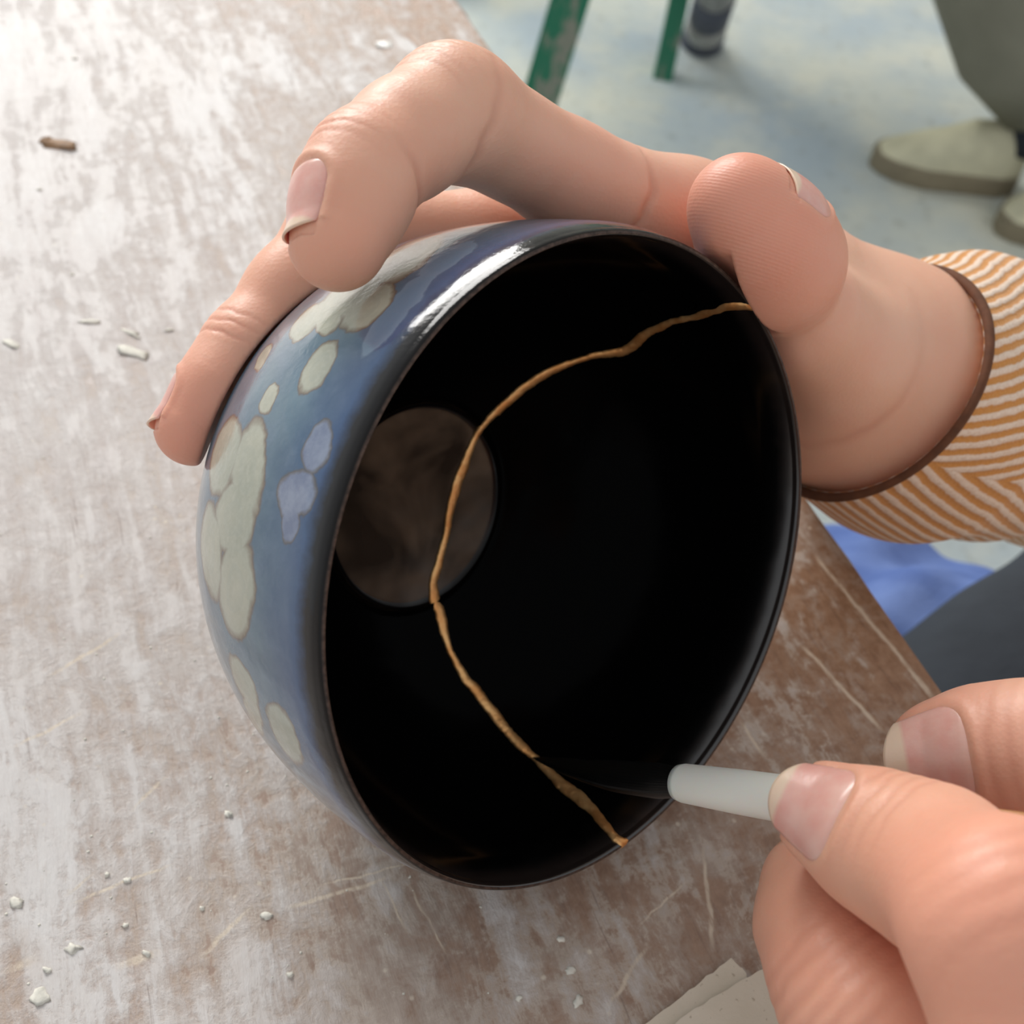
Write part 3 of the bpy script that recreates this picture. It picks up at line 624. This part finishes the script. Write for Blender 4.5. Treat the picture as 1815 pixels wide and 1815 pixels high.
nc = t.mix(t.mapr(t.noise(co, 300, 3), .35, .65), (.76, .36, .30), (.80, .44, .37)); nc = t.mix(t.mapr(u, .30, .12, 0, .35), nc, (.80, .52, .43))
nc = t.mix(t.math('MULTIPLY', edge, .7), nc, (.82, .66, .48))
t.set(Base_Color=nc, Roughness=.28, Specular_IOR_Level=.5, Subsurface_Weight=.2, Subsurface_Scale=.002, Normal=t.bump(t.noise(t.scale(co, (1, 1, 1)), 900, 3), .12, .0003)); M_NAIL = t.m

person = empty('person', tuple(on(2300, 1000, 0.0)), 'person in an ochre and white striped sweater holding the bowl and a brush', 'person')
def body():
    parts = []
    for fn, which, nodes, h in ((hand1, 1, [n for c in (*H1.values(), TH_D, TH_P, *PALM1) for n in c], .0008), (hand2, 2, [n for c in (*H2.values(), *PALM2) for n in c], .0009)):
        P = np.array([n[0] for n in nodes]); r = np.array([n[1] for n in nodes])[:, None]
        V, Q = surface_nets(fn, (P - r).min(0) - .003, (P + r).max(0) + .003, h); parts.append(finish_hand(fn, V, Q, which))
    o = 0; Vs, Qs = [], []
    for q in parts: Vs.append(q[0]); Qs.append(q[1] + o); o += len(q[0])
    me = qmesh('body', np.concatenate(Vs), np.concatenate(Qs))
    for k, nm in ((2, 'fold'), (3, 'red'), (4, 'ridge'), (5, 'ridge_mask')): fattr(me, nm, np.concatenate([q[k] for q in parts]))
    link('body', me, M_SKIN, person)
    for nl in NAILS:
        V, Q, u, w = nail_mesh(nl); me = mesh('fingernail', V, Q); fattr(me, 'along', u * (1.12 if nl is NAILS[-1] else 1)); fattr(me, 'across', w); link('fingernail', me, M_NAIL, person)
body()

# ================================================================== CLOTHES
t = NT('striped_knit'); ph = t.attr('stripe'); uv = t.coord('UV'); nk = t.noise(uv, 260, 3); nk2 = t.noise(uv, 1100, 2)
sn = t.math('SINE', t.math('MULTIPLY', t.math('MULTIPLY_ADD', t.math('SUBTRACT', nk, .5), .35, ph), 6.2832))
st = t.mapr(t.math('MULTIPLY_ADD', t.math('SUBTRACT', nk2, .5), 1.2, sn), -.35, .45)
kc = t.mix(st, L(206, 142, 74), L(234, 212, 192)); kc = t.mix(t.math('MULTIPLY', t.mapr(nk2, .4, .7), .25), kc, L(190, 130, 80))
t.set(Base_Color=kc, Roughness=.9, Specular_IOR_Level=.15, Sheen_Weight=.2, Normal=t.bump(t.math('ADD', t.math('MULTIPLY', sn, .5), t.math('MULTIPLY', nk2, .8)), .6, .0006)); M_KNIT = t.m
M_CUFF = simple('dark_brown_binding', L(98, 58, 34), .85, .25, 300)
sweater = None
def sleeve(path, radii, normals, flat, name, seam0, cuff_r):
    """a knitted sleeve from cuff to shoulder with stripes meeting in a chevron along the seam"""
    pts = np.asarray(path); seg = np.concatenate([[0], np.cumsum(np.linalg.norm(np.diff(pts, axis=0), axis=1))]); n = 150
    s = np.concatenate([np.linspace(0, .12, 110), np.linspace(.125, seg[-1], 40)]); m = 96
    C = np.stack([np.interp(s, seg, pts[:, k]) for k in range(3)], 1); Rr = np.interp(s, seg, radii)
    for _ in range(10): C[1:-1] = (C[:-2] + 2 * C[1:-1] + C[2:]) / 4
    Nm = np.stack([np.interp(s, seg, np.asarray(normals)[:, k]) for k in range(3)], 1); Nm /= np.linalg.norm(Nm, axis=1)[:, None]
    a = np.linspace(0, 2 * np.pi, m, endpoint=False); V = np.zeros((n, m, 3)); st = np.zeros((n, m)); uv = np.zeros((n, m, 2))
    for i in range(n):
        z = Nm[i]; y = unit(seam0 - (seam0 @ z) * z); x = np.cross(y, z)
        fold = 1 + .030 * np.sin(3 * a + s[i] * 55) * min(1, s[i] / .03) + .016 * np.sin(5 * a - s[i] * 95 + 1) * min(1, s[i] / .04) + .02 * np.sin(s[i] * 160 + 2 * np.sin(a)) * min(1, s[i] / .05)
        V[i] = C[i] + Rr[i] * fold[:, None] * (np.cos(a)[:, None] * y + np.sin(a)[:, None] * x)
        arc = ((a + np.pi) % (2 * np.pi) - np.pi) * Rr[i]
        st[i] = (np.abs(arc) * math.cos(.36) - s[i] * math.sin(.36)) / .0031; uv[i] = np.stack([arc, np.full(m, s[i])], 1)
    # turn the cuff in: inner wall
    inner = [C[0] + (V[0] - C[0]) * .955, C[6] + (V[6] - C[6]) * .93, C[20] + (V[20] - C[20]) * .90, C[45] + (V[45] - C[45]) * .88]
    Vin = np.array(inner[::-1]); V = np.concatenate([Vin, V]); st = np.concatenate([np.repeat(st[:1], 4, 0), st]); uv = np.concatenate([np.repeat(uv[:1], 4, 0), uv])
    return V, st, uv, C, m
def v3(a, b, c_): return unit(c2w((a, b, c_)))
sl1 = sleeve([at(1536, 674, .2550), at(1622, 712, .273), at(1815, 702, .312), at(2250, 850, .40), at(2500, 700, .46), at(2560, 60, .50)], [.0276, .0338, .036, .048, .056, .066],
             [v3(.72, .40, .57), v3(.80, .15, .58), v3(.8, .1, .6), v3(.8, .05, .6), v3(.6, -.5, .6), v3(.3, -.8, .5)], 1, 'sleeve', c2w((-.25, .30, -.9)), .0262)
sl2 = sleeve([at(2480, 1850, .182), at(2600, 1800, .20), at(2800, 1640, .25), at(2900, 1350, .36), at(2950, 900, .43), at(2900, 300, .50)], [.0290, .033, .038, .050, .058, .066],
             [v3(.8, -.3, .5), v3(.8, -.35, .5), v3(.7, -.5, .5), v3(.4, -.75, .5), v3(.1, -.9, .4), v3(-.1, -.9, .3)], 1, 'sleeve', c2w((-.25, .30, -.9)), .029)
def torso():
    a, b = sl1[3][-1], sl2[3][-1]; mid = (a + b) / 2; across = unit(b - a); W = np.linalg.norm(b - a) / 2
    up = np.array([0, 0, 1.0]); hip = np.array([mid[0], mid[1], .56]) + EN * .06; top = mid + up * .05
    pts = [hip + (top - hip) * k for k in np.linspace(0, 1, 14)] + [top + up * .03, top + up * .045]; rad = list(np.interp(np.linspace(0, 1, 14), [0, .15, .5, .85, 1], [.155, .165, .165, .19, .15])) + [.07, .06]
    n = 72; V = []; S = []
    for i, c_ in enumerate(pts):
        t_ = np.linspace(0, 2 * np.pi, n, endpoint=False); x = across; y = unit(np.cross(up, across)); f = 1 + .012 * np.sin(6 * t_ + i)
        V.append(c_ + rad[i] * f[:, None] * (np.cos(t_)[:, None] * x + .62 * np.sin(t_)[:, None] * y)); S.append(np.full(n, (c_[2]) / .0031 / 2))
    return np.array(V), np.array(S), n
def sweater_mesh():
    Vs, Qs, St, UV = [], [], [], []; o = 0
    for V, st, uv, C, m in (sl1, sl2):
        Q = grid_quads(V.shape[0], m, False, True) + o; Vs.append(V.reshape(-1, 3)); Qs.append(Q); St.append(st.ravel()); UV.append(uv.reshape(-1, 2)); o += V.shape[0] * m
    V, st, n = torso(); Qs.append(grid_quads(V.shape[0], n, False, True) + o); Vs.append(V.reshape(-1, 3)); St.append(st.ravel())
    UV.append(np.stack([V.reshape(-1, 3)[:, 0], V.reshape(-1, 3)[:, 2]], 1))
    me = qmesh('sweater', np.concatenate(Vs), np.concatenate(Qs)); fattr(me, 'stripe', np.concatenate(St)); set_uv(me, np.concatenate(UV))
    bm = bmesh.new(); bm.from_mesh(me); bmesh.ops.recalc_face_normals(bm, faces=bm.faces); bm.to_mesh(me); bm.free()
    return link('sweater', me, M_KNIT, person)
sweater = tag(sweater_mesh(), 'knitted sweater in ochre and white chevron stripes')
for sl in (sl1, sl2):
    V, st, uv, C, m = sl; ring = V[4]; V2, Q2 = [], []; k = 8
    nrm = unit(C[3] - C[0]); cc = C[0]
    for j in range(m):
        o_ = unit(ring[j] - cc)
        for q in range(k): V2.append(ring[j] + .0011 * (math.cos(2 * math.pi * q / k) * o_ + math.sin(2 * math.pi * q / k) * nrm))
    tmesh('cuff_binding', np.array(V2), [tuple(x) for x in grid_quads(m, k, True, True)], M_CUFF, sweater)
# trousers
t = NT('blue_denim'); co = t.coord(); nd = t.noise(co, 18, 4); tw = t.noise(t.scale(co, (1, 1, 3)), 700, 2)
t.set(Base_Color=t.mix(t.mapr(nd, .35, .65), L(74, 98, 158), L(110, 134, 190)), Roughness=.85, Specular_IOR_Level=.2, Normal=t.bump(t.math('ADD', nd, t.math('MULTIPLY', tw, .3)), .4, .004)); M_DENIM = t.m
M_APRON = simple('charcoal_cloth', L(52, 57, 64), .85, .2, 25, bumpd=.004, spec=.2)
def limb(P, nodes, k=.03):
    return chain(P, nodes, k)
LEG1 = [N_(1330, 1290, .50, .062), N_(1640, 1325, .505, .068), N_(2000, 1330, .53, .080), N_(2500, 1250, .60, .095)]
LEG1b = [N_(1480, 1120, .56, .050), N_(1560, 1125, .57, .046), N_(1640, 1180, .57, .048)]
LEG2 = [N_(1420, 1620, .42, .050), N_(1700, 1400, .43, .052), N_(2050, 1180, .46, .060), N_(2600, 1050, .58, .09)]
shin1 = [(LEG1[0][0], .058), (LEG1[0][0] * np.array([1, 1, 0]) + np.array([-.02, .02, .09]), .045)]
shin2 = [(LEG2[0][0], .05), (LEG2[0][0] * np.array([1, 1, 0]) + np.array([-.02, .02, .09]), .042)]
def trousers(P):
    d = smin(chain(P, LEG1, .03), chain(P, LEG1b, .02), .012); d = smin(d, chain(P, shin1, .03), .03)
    d = np.minimum(d, chain(P, shin2, .03))
    d = d + .0035 * np.sin(P @ np.array([60, 45, 20.])) * np.sin(P @ np.array([-30, 70, 35.])) + .002 * np.sin(P @ np.array([140, -90, 60.]))
    return np.maximum(d, P[:, 2] - (TZ - .04) + 0.0)
def sdf_obj(fn, nodes, h, name, mat, parent, pad=.02, sub=False):
    P = np.array([n[0] for n in nodes]); r = np.array([n[1] for n in nodes])[:, None]
    V, Q = surface_nets(fn, (P - r).min(0) - pad, (P + r).max(0) + pad, h); V, Q = refine(fn, V, Q, 1, sub)
    return link(name, qmesh(name, V, Q), mat, parent)
sdf_obj(trousers, LEG1 + LEG1b + shin1 + shin2, .005, 'trousers', M_DENIM, person)
def apron(P):
    d = chain(P, LEG2, .03); return np.maximum(d + .003 * np.sin(P @ np.array([70, 40, 30.])), P[:, 2] - (TZ - .04))
tag(sdf_obj(apron, LEG2, .005, 'apron', M_APRON, person), 'dark charcoal cloth over the nearer thigh')

# ================================================================== BRUSH
brush = empty('paint_brush', tuple(BR_A), 'fine brush with a white ferrule and black pointed bristles, held over the bowl rim', 'brush')
t = NT('milky_plastic'); t.set(Base_Color=L(242, 240, 230), Roughness=.38, Subsurface_Weight=.25, Subsurface_Scale=.003, Specular_IOR_Level=.4); M_FERR = t.m
t = NT('black_bristle'); hb = t.noise(t.scale(t.coord('UV'), (120, 1, 1)), 1, 2)
t.set(Base_Color=(.004, .004, .004), Roughness=.35, Specular_IOR_Level=.45, Normal=t.bump(hb, .5, .0004)); M_BRIS = t.m
M_HAND = simple('varnished_wood', L(168, 120, 70), .35, .12, 60)
sq = [0, .0008, .006, .020, .034, .036]; V, Q = tube([BR_A + BR_DIR * x for x in (0.0006, 0, 0, .0012, .012, .030, .0385, .0385)], [.0024, .0026, .00285, .0031, .0034, .0036, .0036, .003], 40); tmesh('ferrule', V, Q, M_FERR, brush)
V, Q = tube([BR_A + BR_DIR * x for x in (.036, .039, .07, .11, .16, .175)], [.0026, .0028, .0030, .0028, .0022, .0008], 28); tmesh('handle', V, Q, M_HAND, brush)
def bristles():
    L_ = np.linalg.norm(BR_TIP - BR_A); k = np.linspace(-.08, 1, 40); pts = []; rad = []
    for u in k:
        sag = .0022 * math.sin(max(0, u) * math.pi) * .6
        pts.append(BR_A + (BR_TIP - BR_A) * u + c2w((0, 1, 0)) * sag * .6); rad.append(float(np.interp(u, [-.08, 0, .12, .4, .75, .93, 1], [.0021, .0024, .0029, .0027, .0015, .0006, .00012])))
    V, Q = tube(pts, rad, 36); me = mesh('bristles', V, Q); n = 36
    vi = np.arange(len(V)); set_uv(me, np.stack([(vi % n) / n, vi // n / 40], 1)); link('bristles', me, M_BRIS, brush)
bristles()

# ================================================================== CARDS AND CRUMBS ON THE TABLE
t = NT('grey_board'); co = t.coord(); na_ = t.noise(co, 900, 3); nb_ = t.noise(co, 60, 3)
bc = t.mix(t.mapr(nb_, .3, .7), L(214, 202, 182), L(228, 216, 198)); bc = t.mix(t.mapr(na_, .66, .72, 0, .5), bc, L(150, 130, 105))
t.set(Base_Color=bc, Roughness=.8, Specular_IOR_Level=.2, Normal=t.bump(na_, .3, .0003)); M_CARD = t.m
def card(outline, z0, th, label, lean=0.0):
    pts = [on(x, y, TZ + z0) for x, y in outline]; out = []
    for a, b in zip(pts, pts[1:] + pts[:1]):                      # slightly uneven torn edges
        m = max(2, int(np.linalg.norm(b - a) / .0015))
        for k in range(m):
            q = a + (b - a) * k / m
            if 0 < k: q = q + np.array([*(rng.standard_normal(2) * .00012), 0])
            out.append(q)
    n = len(out); o = np.mean(out, 0); V = [q for q in out] + [q + np.array([0, 0, th]) for q in out]
    F_ = [tuple(range(n))[::-1], tuple(range(n, 2 * n))] + [(i, (i + 1) % n, n + (i + 1) % n, n + i) for i in range(n)]
    me = mesh('card', np.array(V) - o, F_); ob = link('card', me, M_CARD, None, False); ob.location = o; tag(ob, label, 'card', 'scraps of grey card'); return ob
card([(1128, 1830), (1294, 1701), (1310, 1718), (1316, 1722), (1322, 1736), (1480, 1900), (1340, 2010)], .0002, .0009, 'grey card scrap lying flat on the table, lower one with the bitten corner')
card([(1180, 1832), (1230, 1790), (1300, 1748), (1356, 1719), (1376, 1800), (1500, 1960), (1360, 2080)], .0016, .0009, 'grey card scrap on top of the other card, beside the hand with the brush')
M_CLAY = simple('dried_white_clay', L(222, 218, 206), .8, .12, 400, bumpd=.0005)
def blob(verts, faces, c_, sx, sy, sz, ang, seed):
    bm = bmesh.new(); bmesh.ops.create_icosphere(bm, subdivisions=2, radius=1); r = np.random.default_rng(seed); b = len(verts)
    for v in bm.verts:
        k = 1 + .28 * r.standard_normal(); x, y, z = v.co * k; x *= sx; y *= sy
        verts.append(c_ + np.array([x * math.cos(ang) - y * math.sin(ang), x * math.sin(ang) + y * math.cos(ang), z * sz]))
    for f in bm.faces: faces.append(tuple(v.index + b for v in f.verts))
    bm.free()
def crumbs():
    V, Fc = [], []
    spots = [(133, 103, 1.6, 1.1), (232, 624, 6.0, 2.6), (160, 570, 3.5, 1.3), (235, 592, 4.0, 1.1), (70, 336, 1.2, .8), (128, 486, .9, .6), (20, 610, 3.5, 1.6), (473, 1623, 1.6, 1.2), (405, 1444, 1.2, .8), (128, 1682, 1.8, 1.4), (72, 1768, 2.4, 2.0), (28, 1600, 1.8, 1.5),
             (994, 1665, 1.2, .8), (1010, 1720, 1.2, .9), (1024, 1775, 1.0, 1.8), (225, 1560, 1.0, .8), (222, 1640, .9, .6), (190, 1550, .8, .7), (515, 1728, .9, .6), (358, 1610, .8, .6), (920, 1770, 1.2, .6), (260, 1690, 1.2, .6), (300, 585, 1.6, .7), (85, 1720, 1.0, .7)]
    for k, (x, y, a, b) in enumerate(spots): blob(V, Fc, on(x, y, TZ + .0001), a * .0007, b * .0007, .0003, random.uniform(-.5, .5), k)
    r = np.random.default_rng(3)
    for k in range(130):
        x, y = r.uniform(0, 900), r.uniform(500, 1815); s = r.uniform(.1, .28); blob(V, Fc, on(x, y, TZ), s * .001, s * .001, s * .0006, 0, 100 + k)
    ob = tag(link('clay_crumbs', mesh('clay_crumbs', V, Fc), M_CLAY), 'dried white clay crumbs and flakes stuck on the table', 'clay crumbs', None, 'stuff')
crumbs()
# wood chip in the knot hole
M_CHIP = simple('brown_chip', L(150, 118, 88), .7, .35, 500, bumpd=.0006)
V, Fc = [], []
blob(V, Fc, on(104, 257, TZ + .0002), .0048, .0026, .0009, -.1, 900); blob(V, Fc, on(82, 248, TZ + .0002), .0022, .0010, .0008, .6, 901)
tag(link('wood_chip', mesh('wood_chip', V, Fc), M_CHIP), 'small brown chip stuck to the white table near its far left', 'wood chip')
M_COIN = simple('white_paint_drop', L(246, 244, 238), .4, .03, 200)
V, Fc = [], []; blob(V, Fc, on(682, 80, TZ), .0032, .0032, .0004, 0, 77)
tag(link('paint_drop', mesh('paint_drop', V, Fc), M_COIN), 'round white drop dried on the table behind the bowl', 'paint drop')

# ================================================================== BACKGROUND ON THE FLOOR
t = NT('worn_green_paint'); co = t.coord(); ng = t.noise(t.scale(co, (1, 1, .25)), 26, 5, .65)
t.set(Base_Color=t.mix(t.mapr(ng, .56, .62), L(22, 112, 82), L(128, 132, 118)), Roughness=.5); M_GREEN = t.m
def angle_leg(name, foot, top, w1, w2, d1, parent, th=.005):
    x, y, a = frame(top - foot, d1); y = unit(np.asarray(d1) - (np.asarray(d1) @ a) * a); x = np.cross(y, a)
    sec = [(0, 0), (w1, 0), (w1, th), (th, th), (th, w2), (0, w2)]; V = [p_ + x * (u - w1 / 2) + y * v for p_ in (foot, top) for u, v in sec]; n = 6
    return tmesh(name, np.array(V), [tuple(range(n))[::-1], tuple(range(n, 2 * n))] + [(i, (i + 1) % n, n + (i + 1) % n, n + i) for i in range(n)], M_GREEN, parent, False)
f1, f2 = on(880, 430, 0), on(1174, 143, 0); u1 = at(1010, 0, 1.42); u2 = at(1204, 0, 1.90)
h_s = .62; t1 = f1 + (u1 - f1) * (h_s / u1[2]); t2 = f2 + (u2 - f2) * (h_s / u2[2])
side = unit(np.cross(f2 - f1, (0, 0, 1))); side = side if side[0] < 0 else -side; side = side * .42
stool = empty('stool', tuple((f1 + f2) / 2 + side / 2), 'green painted metal stool with worn legs standing on the floor behind the table', 'stool')
angle_leg('leg', f1, t1, .046, .03, c2w((0, 0, 1)), stool); angle_leg('leg', f2, t2, .031, .03, c2w((0, 0, 1)), stool)
angle_leg('leg', f1 + side * 1.1, t1 + side, .04, .03, c2w((0, 0, 1)), stool); angle_leg('leg', f2 + side * 1.1, t2 + side, .03, .03, c2w((0, 0, 1)), stool)
cs = (t1 + t2) / 2 + side / 2; rx, ry, _ = frame((0, 0, 1), t2 - t1); ex = unit((t2 - t1) * np.array([1, 1, 0])); ey = np.array([-ex[1], ex[0], 0])
box('seat', (np.linalg.norm((t2 - t1)[:2]) + .06, .50, .03), tuple(cs + np.array([0, 0, .015])), M_GREEN, stool, .006, Matrix(((ex[0], ey[0], 0), (ex[1], ey[1], 0), (0, 0, 1))))
# grey tube with rubber foot
M_STEEL = simple('grey_steel', L(140, 140, 138), .5, .2, 60, .2); M_RUB = simple('dark_rubber', L(74, 78, 90), .7, .15, 60); M_BAND = simple('pale_band', L(160, 160, 156), .6, .1, 60)
pf = on(1243, 78, 0); pt = at(1284, -60, 1.78); ax = unit(pt - pf)
post = empty('metal_post', tuple(pf), 'grey metal post with a dark rubber foot on the floor beside the green stool', 'post')
V, Q = tube([pf + ax * x for x in (.07, .075, .9)], [.026, .030, .030], 28); tmesh('pole', V, Q, M_STEEL, post)
V, Q = tube([pf + ax * x for x in (.05, .052, .088, .09)], [.030, .0335, .0335, .030], 28); tmesh('collar', V, Q, M_BAND, post)
V, Q = tube([pf + ax * x for x in (.0, .004, .048, .052)], [.033, .037, .035, .031], 28); tmesh('foot_cap', V, Q, M_RUB, post)
V, Q = tube([pf + ax * x for x in (.1, .102, .17, .172)], [.0305, .033, .033, .0305], 28); tmesh('sleeve_band', V, Q, M_RUB, post)
# somebody standing further off
M_SHOE = simple('cream_canvas', L(208, 204, 176), .85, .12, 30, bumpd=.002, spec=.2); M_SOLE = simple('tan_sole', L(136, 126, 104), .8, .15, 30); M_SOCK = simple('navy_sock', L(40, 46, 56), .9, .1, 80); M_OLIVE = simple('olive_trousers', L(132, 130, 116), .9, .15, 9, bumpd=.01, spec=.15)
other = empty('person', tuple(on(1760, 260, 0)), 'person standing further off in olive trousers and a cream canvas shoe', 'person')
toe, heel = on(1540, 290, 0), on(1790, 330, 0); sd = unit(heel - toe); sw = np.array([-sd[1], sd[0], 0]); Ls = .225
def shoe(toe, sd, parent):
    sw = np.array([-sd[1], sd[0], 0]); k = np.linspace(0, 1, 40); n = 40; a = np.linspace(0, 2 * np.pi, n, endpoint=False)
    wid = np.interp(k, [0, .04, .15, .35, .6, .85, .96, 1], [.006, .022, .038, .047, .042, .038, .026, .006]); hgt = np.interp(k, [0, .05, .2, .45, .6, .8, .97, 1], [.02, .035, .05, .075, .095, .1, .085, .06])
    Vu = [toe + sd * Ls * x + sw * (np.sign(np.cos(a)) * np.abs(np.cos(a)) ** .8)[:, None] * w_ + np.array([0, 0, 1.0]) * (.024 + (np.maximum(np.sin(a), -.15))[:, None] * (h_ - .024)) for x, w_, h_ in zip(k, wid, hgt)]
    tmesh('shoe', np.concatenate(Vu + [np.array([Vu[0].mean(0), Vu[-1].mean(0)])]), [tuple(q) for q in grid_quads(40, n, False, True)] + [(1600, j, (j + 1) % n) for j in range(n)] + [(1601, 39 * n + (j + 1) % n, 39 * n + j) for j in range(n)], M_SHOE, parent)
    out = np.array([toe + sd * (Ls * x) + sw * w_ * 1.1 for x, w_ in zip(k, wid)] + [toe + sd * (Ls * x) - sw * w_ * 1.1 for x, w_ in zip(k[::-1], wid[::-1])]); m = len(out)
    V = np.vstack([out + np.array([0, 0, z]) for z in (.0, .004, .026, .03)]); V = np.vstack([V, V[:m].mean(0), V[-m:].mean(0)])
    Fq = [(r * m + i, r * m + (i + 1) % m, (r + 1) * m + (i + 1) % m, (r + 1) * m + i) for r in range(3) for i in range(m)] + [(4 * m, (i + 1) % m, i) for i in range(m)] + [(4 * m + 1, 3 * m + i, 3 * m + (i + 1) % m) for i in range(m)]
    tmesh('sole', V, Fq, M_SOLE, parent)
shoe(toe, sd, other); toe2 = on(1765, 415, 0); shoe(toe2, unit(sd + sw * .5), other)
def leg_bg(toe, sd, lean):
    an = toe + sd * .215 + np.array([0, 0, .085]); V, Q = tube([an + np.array([0, 0, -.02]), an + np.array([0, 0, .05]), an + np.array([0, 0, .12])], [.036, .034, .04], 24); tmesh('sock', V, Q, M_SOCK, other)
    kn = an + lean + np.array([0, 0, .34]); hp = kn + np.array([.06, .04, .40]); P_ = [an + np.array([0, 0, .045]), an + np.array([0, 0, .048]), an + (kn - an) * .35, an + (kn - an) * .7, kn, kn + (hp - kn) * .5, hp]
    return P_, [.048, .060, .095, .125, .12, .12, .12]
Vt, Qt = [], []; o_ = 0
for P_, r_ in (leg_bg(toe, sd, np.array([-.15, .02, 0])), leg_bg(toe2, unit(sd + sw * .5), np.array([.06, .02, 0]))):
    V, Q = tube(P_, r_, 32, ref=(0, 1, 0)); Vt.append(V); Qt += [tuple(i + o_ for i in q) for q in Q]; o_ += len(V)
tmesh('trousers', np.concatenate(Vt), Qt, M_OLIVE, other)
